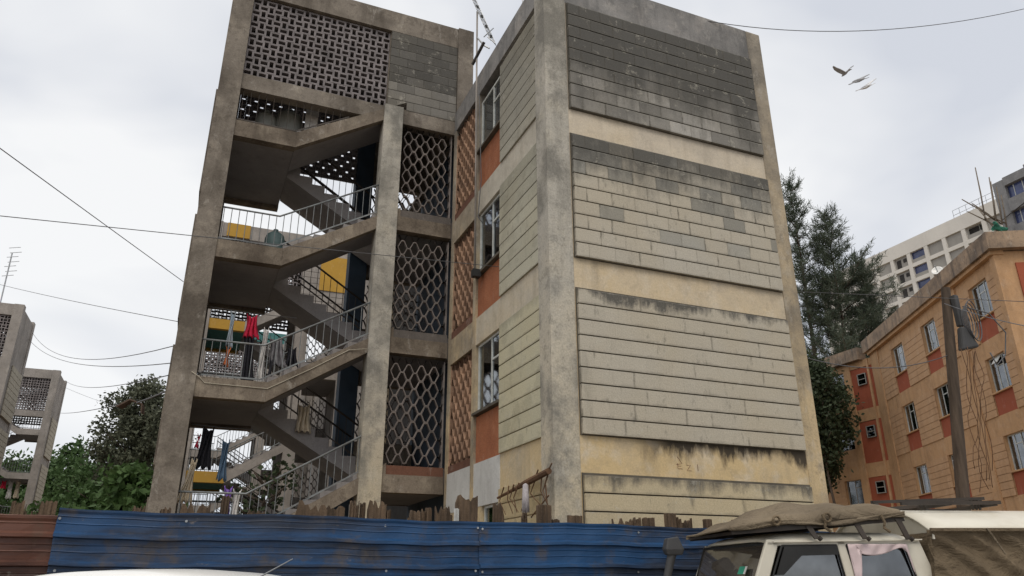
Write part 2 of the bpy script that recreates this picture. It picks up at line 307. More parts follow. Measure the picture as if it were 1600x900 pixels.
# ------------------------------------------------------------------ mesh helpers
ORG = {}
WORLD = lambda s, d, z: (s, d, z)
class MB:
    def __init__(self, fr=None): self.v = []; self.f = []; self.fr = fr or WORLD
    def add(self, vs, fs, raw=False):
        o = len(self.v)
        self.v += [tuple(v) if raw else tuple(self.fr(*v)) for v in vs]
        self.f += [tuple(i + o for i in f) for f in fs]; return self
    def box(self, x0, x1, y0, y1, z0, z1):
        return self.add([(x, y, z) for z in (z0, z1) for y in (y0, y1) for x in (x0, x1)],
                 [(0, 2, 3, 1), (4, 5, 7, 6), (0, 1, 5, 4), (2, 6, 7, 3), (0, 4, 6, 2), (1, 3, 7, 5)])
    def prism(self, poly, a0, a1, ax):
        """poly in the two axes other than ax, extruded a0..a1 along ax"""
        def P(u, v, a): return {0: (a, u, v), 1: (u, a, v), 2: (u, v, a)}[ax]
        n = len(poly)
        vs = [P(u, v, a0) for u, v in poly] + [P(u, v, a1) for u, v in poly]
        fs = [tuple(range(n)), tuple(range(2 * n - 1, n - 1, -1))] + [(i, (i + 1) % n, (i + 1) % n + n, i + n) for i in range(n)]
        return self.add(vs, fs)
    def tube(self, pts, r, n=6, cap=True):
        pts = [Vector(self.fr(*p)) for p in pts]; rs = r if isinstance(r, (list, tuple)) else [r] * len(pts)
        vs, fs = [], []; prev = None
        for i, p in enumerate(pts):
            t = (pts[min(i + 1, len(pts) - 1)] - pts[max(i - 1, 0)]).normalized()
            if prev is None: a = t.orthogonal().normalized()
            else: a = (prev - t * prev.dot(t)).normalized()
            prev = a; b = t.cross(a)
            for k in range(n):
                q = 2 * math.pi * k / n; vs.append(p + (a * math.cos(q) + b * math.sin(q)) * rs[i])
        for i in range(len(pts) - 1):
            for k in range(n):
                fs.append((i * n + k, i * n + (k + 1) % n, (i + 1) * n + (k + 1) % n, (i + 1) * n + k))
        if cap: fs += [tuple(range(n - 1, -1, -1)), tuple(range((len(pts) - 1) * n, len(pts) * n))]
        return self.add(vs, fs, True)
    def bar(self, p, q, w, h):
        """rectangular bar between two points (frame coordinates)"""
        p, q = Vector(self.fr(*p)), Vector(self.fr(*q)); t = (q - p).normalized()
        up = Vector((0, 0, 1)) if abs(t.z) < .95 else Vector((1, 0, 0))
        a = t.cross(up).normalized() * (w / 2); b = a.cross(t).normalized() * (h / 2)
        vs = [e + s * a + u * b for e in (p, q) for u in (-1, 1) for s in (-1, 1)]
        return self.add(vs, [(0, 2, 3, 1), (4, 5, 7, 6), (0, 1, 5, 4), (2, 6, 7, 3), (0, 4, 6, 2), (1, 3, 7, 5)], True)
    def grid(self, fn, nu, nv, closed_u=False):
        vs = [fn(i / nu, j / nv) for j in range(nv + 1) for i in range(nu + (0 if closed_u else 1))]
        k = nu if closed_u else nu + 1
        fs = [(j * k + i, j * k + (i + 1) % k, (j + 1) * k + (i + 1) % k, (j + 1) * k + i) for j in range(nv) for i in range(nu)]
        return self.add(vs, fs)
    def mesh(self, name, smooth=False, fix=True):
        me = bpy.data.meshes.new(name); me.from_pydata(self.v, [], self.f)
        if fix:
            bm = bmesh.new(); bm.from_mesh(me); bmesh.ops.recalc_face_normals(bm, faces=bm.faces); bm.to_mesh(me); bm.free()
        if smooth: me.polygons.foreach_set('use_smooth', [True] * len(me.polygons))
        return me
    def build(self, name, mat, parent=None, smooth=False, fix=True, bevel=0, base=False):
        lo = Vector([min(v[i] for v in self.v) for i in range(3)]); hi = Vector([max(v[i] for v in self.v) for i in range(3)])
        c = (lo + hi) / 2
        if base: c.z = lo.z
        self.v = [tuple(Vector(v) - c) for v in self.v]
        o = bpy.data.objects.new(name, self.mesh(name, smooth, fix)); COL.objects.link(o)
        o.data.materials.append(M[mat] if isinstance(mat, str) else mat)
        ORG[o.name] = c
        if parent: o.parent = parent; o.location = c - ORG[parent.name]
        else: o.location = c
        if bevel:
            bv = o.modifiers.new('bevel', 'BEVEL'); bv.width = bevel; bv.segments = 2; bv.limit_method = 'ANGLE'
        return o
def empty(name, org, loc=None, rz=0):
    o = bpy.data.objects.new(name, None); COL.objects.link(o); o.empty_display_size = .3
    ORG[o.name] = Vector(org); o.location = loc if loc is not None else org; o.rotation_euler = (0, 0, rz); return o
def tag(o, label=None, cat=None, group=None, kind=None):
    if label: o['label'] = label
    if cat: o['category'] = cat
    if group: o['group'] = group
    if kind: o['kind'] = kind
    return o
def inst(name, me, mat, loc, parent, scale=None, rot=None, color=None):
    o = bpy.data.objects.new(name, me); COL.objects.link(o)
    if not me.materials: me.materials.append(M[mat])
    if o.material_slots[0].material is not M[mat]:
        o.material_slots[0].link = 'OBJECT'; o.material_slots[0].material = M[mat]
    o.parent = parent; o.location = Vector(loc) - ORG[parent.name]; ORG[o.name] = Vector(loc)
    if scale: o.scale = scale
    if rot: o.rotation_euler = rot
    if color: o.color = c4(color)
    return o
CUBE = MB().box(-.5, .5, -.5, .5, -.5, .5).mesh('block')
def rod_mesh(n=6): return MB().tube([(0, 0, -.5), (0, 0, .5)], .5, n).mesh('rod', True)
ROD = rod_mesh()
def part(name, mat, parent, fr=None, **k):
    """one-box part: part('beam','tower',root,fr,b=(x0,x1,y0,y1,z0,z1))"""
    m = MB(fr); bs = k.pop('b'); bs = bs if isinstance(bs, list) else [bs]
    for b in bs: m.box(*b)
    return m.build(name, mat, parent, **k)

# ------------------------------------------------------------------ ground
gm = MB().add([(-600, -300, GZ), (900, -300, GZ), (900, 1200, GZ), (-600, 1200, GZ)], [(0, 1, 2, 3)])
tag(gm.build('ground', 'ground'), kind='structure')
tag(MB().box(-40, 60, -14, 7.4, GZ - .2, GZ + .004).build('road', 'tarmac'), kind='structure')

# ------------------------------------------------------------------ lattice builders
def hex_blocks(parent, fr, s0, s1, z0, z1, mat, stuff=False, cx=.1375, hh=.34, a=.056, t=.017, d0=-.080, d1=0.):
    """pierced screen of tall hexagonal blocks, each block its own ring; cells cut by the edge become loose webs"""
    b = cx - a                                   # horizontal run of a slanted web
    def ring_pts(k, sh=0.):                     # flat-top tall hexagon
        h = hh / 2 * k; aa = a / 2 * (1 - (1 - k) * .2); w = (a / 2 + b) * k
        return [(-aa, h), (aa, h), (w, 0), (aa, -h), (-aa, -h), (-w, 0)]
    o_, i_ = ring_pts(.985), ring_pts(1 - 2.1 * t / (2 * cx))
    rb = MB(lambda s, d, z: Vector(fr(s, d, z)) - Vector(fr(0, 0, 0)))
    vs = [(u, d, v) for d in (d0, d1) for ring in (o_, i_) for u, v in ring]
    fs = []
    for k in range(6):
        n = (k + 1) % 6
        fs += [(k, n, 6 + n, 6 + k), (12 + k, 18 + k, 18 + n, 12 + n), (k, 12 + k, 12 + n, n), (6 + k, 6 + n, 18 + n, 18 + k)]
    rb.add(vs, fs)
    ncol = int((s1 - s0) / cx) + 3; nrow = int((z1 - z0) / hh) + 3
    edge = MB(fr); alls = MB(fr); me = None if stuff else rb.mesh('screen_block')
    for i in range(-1, ncol):
        for j in range(-1, nrow):
            s = s0 + cx * (i + .2); z = z0 + hh * (j + (.5 if i % 2 else 0)) + .05
            w = a / 2 + b
            if s + w < s0 or s - w > s1 or z + hh / 2 < z0 or z - hh / 2 > z1: continue
            if s - w >= s0 - .03 and s + w <= s1 + .03 and z - hh / 2 >= z0 - .02 and z + hh / 2 <= z1 - .05:
                if stuff:
                    alls.add([(u + s, d, v + z) for u, d, v in vs], fs)
                else:
                    p = fr(s, 0, z); inst('screen_block', me, mat, p, parent)
            else:
                pts = [(s + u, z + v) for u, v in ring_pts(1.0)]
                for k in range(6):
                    p, q = pts[k], pts[(k + 1) % 6]
                    def clip(p, q):
                        (x0, y0), (x1, y1) = p, q; t0, t1 = 0., 1.
                        for pp, qq in ((-(x1 - x0), x0 - s0), (x1 - x0, s1 - x0), (-(y1 - y0), y0 - z0), (y1 - y0, z1 - y0)):
                            if abs(pp) < 1e-9:
                                if qq < 0: return None
                            else:
                                r = qq / pp
                                if pp < 0: t0 = max(t0, r)
                                else: t1 = min(t1, r)
                        if t1 - t0 < .12: return None
                        return (x0 + t0 * (x1 - x0), y0 + t0 * (y1 - y0)), (x0 + t1 * (x1 - x0), y0 + t1 * (y1 - y0))
                    c = clip(p, q)
                    if not c: continue
                    (x0, y0), (x1, y1) = c; l = math.hypot(x1 - x0, y1 - y0); nx, ny = -(y1 - y0) / l * t / 2.4, (x1 - x0) / l * t / 2.4
                    edge.prism([(x0 + nx, y0 + ny), (x1 + nx, y1 + ny), (x1 - nx, y1 - ny), (x0 - nx, y0 - ny)], d0 + .004, d1 - .004, 1)
    if stuff and alls.v: tag(alls.build('screen_blocks', mat, parent), kind='stuff')
    if edge.v: tag(edge.build('screen_edge', mat, parent), kind='stuff')

def slot_block(vert, p, L_=.90, W_=.52, d=.12):
    """square pierced block with one oblong slot"""
    h = p / 2 * .992; a, b = (W_ * p / 2, L_ * p / 2) if vert else (L_ * p / 2, W_ * p / 2)
    o = [(-h, -h), (h, -h), (h, h), (-h, h)]; i = [(-a, -b), (a, -b), (a, b), (-a, b)]
    vs = [(u, y, v) for y in (-d / 2, d / 2) for r in (o, i) for u, v in r]; fs = []
    for k in range(4):
        n = (k + 1) % 4
        fs += [(k, n, 4 + n, 4 + k), (8 + k, 12 + k, 12 + n, 8 + n), (k, 8 + k, 8 + n, n), (4 + k, 4 + n, 12 + n, 12 + k)]
    return vs, fs
def weave(parent, fr, s0, s1, z0, z1, mat, stuff=True, p=.16, d=.12):
    nc = round((s1 - s0) / p); nr = round((z1 - z0) / p); px = (s1 - s0) / nc; pz = (z1 - z0) / nr
    geo = [slot_block(k, p, d=d) for k in (0, 1)]
    mes = None if stuff else [MB(lambda s, dd, z: Vector(fr(s, dd, z)) - Vector(fr(0, 0, 0))).add(*g).mesh('pierced_block') for g in geo]
    acc = MB(fr)
    for i in range(nc):
        for j in range(nr):
            s = s0 + px * (i + .5); z = z0 + pz * (j + .5); k = (i + j) % 2
            if stuff: acc.add([(u * px / p + s, dd, v * pz / p + z) for u, dd, v in geo[k][0]], geo[k][1])
            else: inst('pierced_block', mes[k], mat, fr(s, random.uniform(-.004, .004), z), parent, (px / p, 1, pz / p))
    if stuff: tag(acc.build('pierced_blocks', mat, parent), kind='stuff')

def courses(root, fr, s0, s1, z0, z1, n, mat, colour, name='wall_panel', proud=.06, label=None):
    """panel of long grooved courses"""
    pan = part(name, 'band' if mat == 'block' else mat, root, fr, b=(s0 + .012, s1 - .012, -.02, proud - .028, z0 + .012, z1 - .012))
    if label: pan['label'] = label
    h = (z1 - z0) / n
    for j in range(n):
        a, b = fr(s0, 0, z0 + h * j + .009), fr(s1, proud + random.uniform(-.002, .002), z0 + h * (j + 1) - .009)
        c = [(a[i] + b[i]) / 2 for i in range(3)]; sc = [abs(b[i] - a[i]) for i in range(3)]
        inst('course', CUBE, mat, c, pan, sc, color=colour(j / (n - 1)) if colour else None)
    return pan

def window(root, fr, s0, s1, z0, z1, curtain='curtain', mull=(.36, .68), transom=.74, vent=False, name='window', cur=1.0, depth=.17, fm='frame', sill=None):
    """steel casement: frame bars, panes, a curtain and a dark room behind"""
    W, H = s1 - s0, z1 - z0
    w_ = part(name, 'room', root, fr, b=[(s0, s1, -.75, -.72, z0, z1), (s0, s0 + .02, -.72, -depth, z0, z1), (s1 - .02, s1, -.72, -depth, z0, z1),
                                         (s0 + .02, s1 - .02, -.72, -depth, z0, z0 + .02), (s0 + .02, s1 - .02, -.72, -depth, z1 - .02, z1)])
    t = .04; d0, d1 = -depth, -depth + .045
    f = MB(fr); f.box(s0, s0 + t, d0, d1, z0, z1); f.box(s1 - t, s1, d0, d1, z0, z1)
    f.box(s0 + t, s1 - t, d0, d1, z0, z0 + t); f.box(s0 + t, s1 - t, d0, d1, z1 - t, z1)
    xs = [s0 + t] + [s0 + W * m for m in mull] + [s1 - t]
    for m in mull: f.box(s0 + W * m - .018, s0 + W * m + .018, d0 + .002, d1 - .002, z0 + t, z1 - t)
    zt = z0 + H * transom; k = len(mull) // 2
    a, b = xs[k] + (.018 if k else 0), xs[k + 1] - (.018 if k < len(mull) else 0)
    f.box(a, b, d0 + .003, d1 - .003, zt - .018, zt + .018)
    f.build('frame', fm, w_)
    for i in range(len(xs) - 1):
        if vent and i == k:
            part('pane', 'glass', w_, fr, b=(xs[i] + .02, xs[i + 1] - .02, d0 + .018, d0 + .024, z0 + t, zt - .02))
            v = MB(fr); v.prism([(d0 + .03, z1 - t), (d0 + .05, z1 - t), (d0 + .24, zt + .06), (d0 + .22, zt + .05)], xs[i] + .02, xs[i + 1] - .02, 0)
            v.build('vent_pane', 'frame', w_)
        else: part('pane', 'glass', w_, fr, b=(xs[i] + .018, xs[i + 1] - .018, d0 + .018, d0 + .024, z0 + t, z1 - t))
    if curtain:
        n = 14; c = MB(fr)
        se = s0 + .06 + (W - .12) * cur
        c.grid(lambda u, v: (s0 + .05 + (se - s0 - .05) * u, d0 - .11 + .035 * math.sin(u * n * 1.3) + .012 * math.sin(u * 50 + v * 3), z0 + .04 + (H - .1) * v), n * 2, 5)
        c.build('curtain', curtain, w_, smooth=True)
    if sill: part('sill', sill, w_, fr, b=(s0 - .03, s1 + .03, d1, .06, z0 - .05, z0 - .002))
    return w_

# ------------------------------------------------------------------ stair tower (used for every block of the estate)
M['slabdark'] = weathered('grimy sill', (.17, .15, .135), (.08, .07, .065), None, .5, .4, .3)
M['groove'] = plain('grimy joint', (.10, .088, .070), .95, var=.3)
LAND = (2.2, 5.0, 7.8, 10.58); FLOORS = (3.6, 6.4, 9.2)
def tower(root, T, full, mt=None, pm=None, lm=None, sm='soffit', wm=None):
    """T maps our own tower's coordinates to this block's; full = with every piece"""
    mt = mt or 'tower'; pm = pm or mt; lm = lm or ('slabedge' if full else mt)
    g = GZ - .15
    part('column', mt, root, T, b=(-.60, -.16, 14.64, 15.08, g, 14.552))
    part('column', mt, root, T, b=(-.60, -.16, 17.66, 18.10, g, 14.551))
    part('end_wall', mt, root, T, b=(-.56, -.34, 15.08, 17.66, g, 14.40))
    part('column', 'corner' if full else mt, root, T, b=(2.98, 3.42, 14.63, 15.03, g, 11.80))
    part('column', 'navy' if full else mt, root, T, b=(2.98, 3.42, 17.70, 18.10, g, 14.0))
    part('column', mt, root, T, b=(4.73, 5.13, 14.64, 15.08, 11.2, 14.553))
    part('column', mt, root, T, b=(4.73, 5.13, 17.66, 18.10, 11.2, 14.55))
    part('parapet', pm, root, T, b=[(-.16, 4.73, 14.68, 14.93, 13.95, 14.54), (-.16, 4.73, 17.85, 18.06, 13.95, 14.54), (4.86, 5.10, 15.08, 17.66, 11.4, 14.53)])
    part('roof_slab', 'soffit', root, T, b=(-.34, 4.86, 14.93, 17.85, 13.90, 14.10))
    part('beam', mt, root, T, b=(-.16, 2.98, 14.69, 14.95, 11.39, 11.77))
    part('beam', mt, root, T, b=(3.42, 4.73, 14.67, 14.95, 11.38, 11.755))
    # end face panels, proud
    ends = lambda d, s, z: (0, 0, 0)
    for z0, z1 in ((8.97, 11.5), (6.2, 8.45), (3.42, 5.67), (.6, 2.85)):
        fr = lambda s, d, z: T(-.56 - d, s, z)
        if full: part('end_panel', mt, root, fr, b=(15.1, 17.64, 0, .09, z0, z1))
        else:
            part('end_panel', mt, root, fr, b=(15.12, 17.62, 0, .07, z0 + .02, z1 - .02))
            n = 9; hh = (z1 - z0) / n
            m = MB(fr)
            for j in range(n): m.box(15.1, 17.64, .072, .11, z0 + hh * j + .012, z0 + hh * (j + 1) - .012)
            tag(m.build('end_courses', 'paleblock', root), kind='stuff')
    fw = lambda y: (lambda s, d, z: T(s, y - d, z))
    ws = part('weave_screen', 'weave', root, T, b=[(-.16, 3.02, 14.80, 14.90, 11.771, 11.80), (-.16, 3.02, 14.80, 14.90, 13.92, 13.949)])
    weave(ws, fw(14.83), -.155, 3.015, 11.80, 13.92, 'weave', stuff=not full)
    bw = part('weave_screen', 'weave', root, T, b=(-.16, 3.0, 17.86, 17.92, 11.36, 11.42))
    weave(bw, fw(17.9), -.155, 2.975, 11.42, 13.94, 'weave', stuff=True, d=.17)
    part('wall_top', mt, root, T, b=(3.02, 4.73, 14.74, 14.95, 11.756, 13.949))
    if full:
        pan = part('wall_panel', 'groove', root, fw(14.735), b=(3.05, 4.71, -.02, .03, 11.78, 13.945)); pan['label'] = 'soot-dark block panel beside the pierced screen'
        for j in range(9):
            h_ = (13.945 - 11.77) / 9; xs = [3.04] + [x for x in (3.25 + .21 * (j % 2) + .42 * i for i in range(4)) if x < 4.6] + [4.72]
            for a_, b_ in zip(xs, xs[1:]):
                q = random.uniform(.8, 1.25) * (.11 if j > 2 else .19)
                inst('block', CUBE, 'block', ((a_ + b_) / 2, 14.735 - .0275, 11.77 + h_ * (j + .5)), pan, (b_ - a_ - .004, .055, h_ - .014), color=(q, q * .95, q * .86))
    else: courses(root, fw(14.735), 3.04, 4.72, 11.77, 13.96, 9, wm or mt, None, proud=.055)
    part('wall_back', mt, root, T, b=(3.42, 4.73, 17.80, 18.0, 11.4, 13.949))
    # landings and flights
    for k, z in enumerate(LAND):
        part('landing', sm, root, T, b=(-.34, 1.10, 14.90, 17.80, z - .30, z - .02))
        m = MB(T); m.box(-.16, 1.105, 14.68, 14.895, z - .38, z); m.build('landing_edge', lm, root)
        m = MB(T); m.box(-.16, 1.105, 17.805, 18.02, z - .38, z); m.build('landing_edge', lm, root)
        # front flight rising to the right
        top = lambda x: z + (x - 1.08) * .583
        m = MB(T); m.prism([(1.107, z - .38), (3.5, z + 1.127), (3.5, z + 1.41), (1.107, z)], 14.68, 14.84, 1); m.build('stringer', lm if full else mt, root)
        m = MB(T); n = 8; pts = [(1.107, z - .30), (3.5, z + 1.21)]; st = []
        for i in range(n): st += [(1.107 + 2.393 / n * i, z - .02 + 1.4 / n * (i + 1)), (1.107 + 2.393 / n * (i + 1), z - .02 + 1.4 / n * (i + 1))]
        m.prism(pts + st[::-1] + [(1.107, z - .02)], 14.842, 15.95, 1); m.build('stair_flight', 'soffit', root)
        # rear flight rising to the left, up to this landing
        zf = z - 1.4
        m = MB(T); st = []
        for i in range(n): st += [(3.5 - 2.393 / n * i, zf - .02 + 1.4 / n * (i + 1)), (3.5 - 2.393 / n * (i + 1), zf - .02 + 1.4 / n * (i + 1))]
        m.prism([(3.5, zf - .30), (1.107, z - .30)] + st[::-1] + [(3.5, zf - .02)], 16.22, 17.52, 1); m.build('stair_flight', 'soffit', root)
    for z in FLOORS:
        part('floor_slab', 'soffit', root, T, b=(3.50, 4.85, 14.90, 18.0, z - .5, z - .03))
        part('floor_edge', lm if full else mt, root, T, b=(3.42, 4.68, 14.67, 14.895, z - .55, z - .21))
        part('floor_sill', ('redbase' if z < 4 else 'slabdark') if full else mt, root, T, b=(3.42, 4.68, 14.70, 14.893, z - .209, z - .03))
        part('floor_edge', lm if full else mt, root, T, b=(3.42, 4.85, 17.80, 18.02, z - .501, z + .9))
    part('lobby_wall', 'navy' if full else mt, root, T, b=(4.86, 5.0, 14.93, 18.0, g, 11.38))
    for k, z in enumerate(FLOORS):
        if full:
            s = part('honeycomb_screen', 'screen', root, T, b=(3.42, 3.445, 14.74, 14.88, z - .03, z + 2.18))
            part('jamb', 'screen', s, T, b=(4.64, 4.665, 14.74, 14.88, z - .03, z + 2.18))
            hex_blocks(s, fw(14.76), 3.445, 4.64, z - .03, z + 2.18, 'screen')
        s = part('honeycomb_screen', 'screen', root, T, b=(3.42, 4.86, 17.88, 17.96, z + .9, z + .93))
        hex_blocks(s, fw(17.85), 3.42, 4.86, z + .93, z + 2.1, 'screen', stuff=True)
    # railings
    def railing(path, y, z, mat='rail', step=.146, r=.020, low=.05):
        rl = MB(T); rl.tube([(x, y, z + hh) for x, hh in path], r, 8)
        root_r = rl.build('railing', mat, root, smooth=True)
        bt = MB(T); bt.bar((path[0][0], y, z + low), (path[1][0], y, z + low), .014, .03)
        bt.bar((path[1][0], y, z + low), (path[2][0], y, z + low + path[2][1] - path[1][1]), .014, .03); bt.build('bottom_rail', mat, root_r)
        x = path[0][0] + .05; bal = MB(T)
        while x < path[2][0] - .02:
            sl_ = max(0, (x - path[1][0]) / (path[2][0] - path[1][0])) * (path[2][1] - path[1][1])
            z0, z1 = z + low + sl_, z + path[1][1] + sl_
            if full: inst('baluster', ROD, mat, T(x, y, (z0 + z1) / 2), root_r, (.016, .016, z1 - z0))
            else: bal.tube([(x, y, z0), (x, y, z1)], .012, 5)
            x += step
        if bal.v: tag(bal.build('balusters', mat, root_r), kind='stuff')
    for k, z in enumerate(LAND):
        if k < 3: railing([(-.16, .73), (.97, .73), (2.98, .73 + 2.01 * .583)], 14.73, z)
        else:                                   # thin bars up to the beam in the wedge-shaped slot
            m = MB(T); m.bar((-.16, 14.73, z + .05), (1.08, 14.73, z + .05), .014, .03); rr = m.build('railing', 'rackmetal', root)
            m = MB(T); m.bar((1.08, 14.73, z + .05), (2.2, 14.73, z + .70), .014, .03); m.build('bottom_rail', 'rackmetal', rr)
            x = -.08; m = MB(T)
            while x < 2.1:
                z0 = z + .05 + max(0, x - 1.08) * .583
                if full: inst('baluster', ROD, 'rackmetal', T(x, 14.74, (z0 + 11.39) / 2), rr, (.011, .011, 11.39 - z0))
                else: m.tube([(x, 14.74, z0), (x, 14.74, 11.39)], .01, 4)
                x += .16
            if m.v: tag(m.build('balusters', 'rackmetal', rr), kind='stuff')
        railing([(-.16, .85), (.5, .85), (1.0, .85)], 17.92, z)
    for k, z in enumerate(LAND):                 # sloping rails of the rear flight
        zf = z - 1.4
        for y in (17.46, 16.28):
            m = MB(T); m.tube([(3.3, y, zf + .95), (1.1, y, z + .95)], .022, 6); rr = m.build('stair_rail', 'rackmetal', root, smooth=True)
            m = MB(T); m.bar((3.3, y, zf + .27), (1.1, y, z + .27), .014, .03); m.build('bottom_rail', 'rackmetal', rr)
            m = MB(T)
            for i in range(15):
                x = 3.25 - i * .15; zz = zf + (3.3 - x) / 2.2 * 1.4
                if full: inst('baluster', ROD, 'rackmetal', T(x, y, zz + .61), rr, (.014, .014, .68))
                else: m.tube([(x, y, zz + .27), (x, y, zz + .95)], .01, 4)
            if m.v: tag(m.build('balusters', 'rackmetal', rr), kind='stuff')
M['paleblock'] = weathered('pale end blockwork', (.46, .42, .34), (.25, .22, .18), None, .35, .4, .2)

# ------------------------------------------------------------------ the main block of flats
blk = empty('apartment_block', (4.65, 9.5, GZ))
tag(blk, 'weathered concrete block of flats with open stair tower and grooved gable panels', 'building')
I3 = WORLD
part('core_wall', 'room', blk, I3, b=(5.45, 9.40, 10.1, 23.2, GZ, 11.55))
part('roof', 'roofing', blk, I3, b=(4.85, 9.40, 9.85, 23.2, 11.56, 11.66))
gable = lambda s, d, z: (s, 9.56 - d, z)
side = lambda s, d, z: (4.70 - d, s, z)
# gable skin
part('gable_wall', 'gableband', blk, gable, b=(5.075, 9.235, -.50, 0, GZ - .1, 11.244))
part('gable_parapet', 'parapet', blk, gable, b=(5.075, 9.235, -.25, .004, 11.245, 11.955))
part('corner_column', 'corner', blk, I3, b=(4.65, 5.075, 9.545, 9.965, GZ - .1, 11.95), bevel=.012)
part('edge_column', 'render', blk, I3, b=(9.235, 9.58, 9.545, 9.965, GZ - .1, 11.95), bevel=.012)
part('far_wall', 'render', blk, I3, b=(9.35, 9.575, 9.965, 23.3, GZ - .1, 11.945))
part('end_wall', 'render', blk, I3, b=(4.68, 9.35, 23.05, 23.3, GZ - .1, 11.945))
GP = [(8.97, 11.215, 9), (6.207, 8.458, 9), (3.42, 5.67, 9), (.61, 2.858, 9)]
def gcol(p, j, n, x):
    t = j / (n - 1); r = random.random()                 # t = 1 top course
    if p == 0:
        c = .22 + .12 * r + (.10 if (t < .3 and r > .7) else 0)
        return (c, c * .965, c * .90)
    if p == 1:
        pd = .6 if t > .95 else .45 if t > .55 else .14
        if r < pd: c = .29 + .12 * random.random(); return (c, c * .97, c * .87)
        c = .475 + .04 * random.random(); return (c, c * .925, c * .78)
    if p == 2:
        c = .485 + .022 * random.random(); return (c, c * .915, c * .755)
    c = .53 + .04 * random.random()
    return (c, c * .86, c * .60)
M['groove'] = plain('grimy joint', (.10, .088, .070), .95, var=.3)
for p, (z0, z1, n) in enumerate(GP):
    pan = part('wall_panel', 'groove', blk, gable, b=(5.088, 9.222, -.01, .014, z0 - .004, z1 + .028))
    pan['label'] = ('soot-dark block panel of the top storey', 'block panel with scattered mildewed blocks', 'pale block panel with small dark joint stains', 'ochre block panel just above the fence')[p]
    h = (z1 - z0) / n; low = MB(gable)
    for j in range(n):
        xs = [5.105]; bw = .455 if p < 3 else .9
        x = 5.105 + (bw if j % 2 else bw * .5)
        while x < 9.21 - .12: xs.append(x); x += bw + random.uniform(-.03, .03)
        xs.append(9.21)
        for a, b in zip(xs, xs[1:]):
            pr = .062 + random.uniform(-.002, .002) * (1 if p < 2 else .2)
            if p == 3 and j < 5: low.box(a + .003, b - .003, .0, pr, z0 + h * j + .008, z0 + h * (j + 1) - .008); continue
            inst('block', CUBE, 'block', ((a + b) / 2, 9.56 - pr / 2, z0 + h * (j + .5)), pan, (b - a - (.003 if p < 2 else .0006), pr, h - .020),
                 color=gcol(p, j, n, (a - 5.1) / 4.1))
    if low.v: tag(low.build('lower_blocks', 'band', pan), kind='stuff')
# faint painted scrawl on the lowest cream band
m = MB(gable)
def stroke(pts, r=.006): m.tube([(s, -.002, z) for s, z in pts], r, 5)
stroke([(6.72, 3.20), (6.80, 3.10), (6.70, 3.08)]); stroke([(6.72, 3.10), (6.72, 3.02), (6.80, 3.02)]); stroke([(6.72, 3.06), (6.78, 3.06)], .005)
stroke([(6.88, 3.08), (6.95, 3.08), (6.88, 3.00), (6.96, 3.00)]); stroke([(7.08, 3.10), (7.08, 3.00)])
m.build('scrawl', 'redbase', blk)
# side face
part('side_pier', 'band', blk, side, b=(9.966, 11.68, -.40, 0, GZ - .1, 11.222))
for p, (z0, z1, n) in enumerate(GP):
    c0 = [(.44, .42, .355), (.53, .515, .42), (.57, .54, .40), (.58, .47, .28)][p]
    courses(blk, side, 9.737, 11.669, z0, z1, n, 'block', (lambda t, c0=c0, p=p: (lambda q: tuple(x * q for x in c0))((.93 + .12 * random.random()) * (.72 if (t > .8 and p == 0) else 1))), proud=.035)
part('side_parapet', 'parapet', blk, side, b=(9.967, 14.63, -.22, .012, 11.40, 11.95))
part('side_post', 'render', blk, side, b=(12.95, 13.12, -.35, .015, 2.6, 11.398))
part('side_post', 'render', blk, side, b=(14.50, 14.635, -.35, .012, GZ - .1, 11.397))
BEAMZ = [(8.45, 8.99), (5.655, 6.2)]
for i, (a, b) in enumerate(BEAMZ):
    part('side_beam', 'band', blk, side, b=(11.681, 12.949, -.35, .0, a, b)); part('side_beam', 'render', blk, side, b=(13.121, 14.499, -.35, .002, a, b))
wb = part('painted_band', 'whitepaint', blk, side, b=(11.681, 14.499, -.35, .006, 2.66, 3.418)); wb['label'] = 'chalky white painted band under the lowest screens'
part('ground_wall', 'band', blk, side, b=[(12.55, 14.499, -.35, -.002, GZ - .1, 2.659), (11.681, 12.55, -.35, -.002, GZ - .1, 1.55)])
for (wz0, wz1, rz0, rz1, cur, cf) in ((9.93, 11.18, 8.99, 9.92, None, 0), (7.10, 8.44, 6.2, 7.09, 'curtain', .75), (4.34, 5.65, 3.42, 4.33, 'redcurtain', .55)):
    window(blk, side, 11.685, 12.945, wz0, wz1, cur, (.45,), .66, cur=cf or 1, sill='groove', depth=.10)
    part('spandrel', 'spandrel', blk, side, b=(11.682, 12.948, -.30, -.03, rz0 + .003, rz1 - .055))
window(blk, side, 11.69, 12.54, 1.56, 2.655, None, (.5,), .7, depth=.10)
for k, z in enumerate(FLOORS):
    part('side_sill', 'redbase', blk, side, b=(13.121, 14.499, -.30, -.01, z - .21 if k else 3.419, z - .03))
    s = part('honeycomb_screen', 'screenclay', blk, side, b=(13.121, 13.14, -.14, -.02, z - .03, z + 2.05))
    part('jamb', 'screenclay', s, side, b=(14.48, 14.499, -.14, -.02, z - .03, z + 2.05))
    hex_blocks(s, lambda a, d, zz: side(a, d - .03, zz), 13.14, 14.48, z - .03, z + (2.18 if k == 2 else 2.05), 'screenclay', stuff=(k == 2))
part('inner_wall', 'weaveback', blk, side, b=(12.96, 14.9, -.75, -.70, GZ, 11.4))
tower(blk, I3, True)
# lean-to mouth under the tower bay
m = MB(); m.tube([(-.25, 14.62, 5.06), (-.10, 14.66, 4.98), (.0, 14.67, 4.88), (1.12, 14.67, 4.87), (1.9, 14.67, 5.34), (2.6, 14.67, 5.80), (2.97, 14.62, 5.86)], .009, 6); m.build('conduit', 'paleblock', blk, smooth=True)
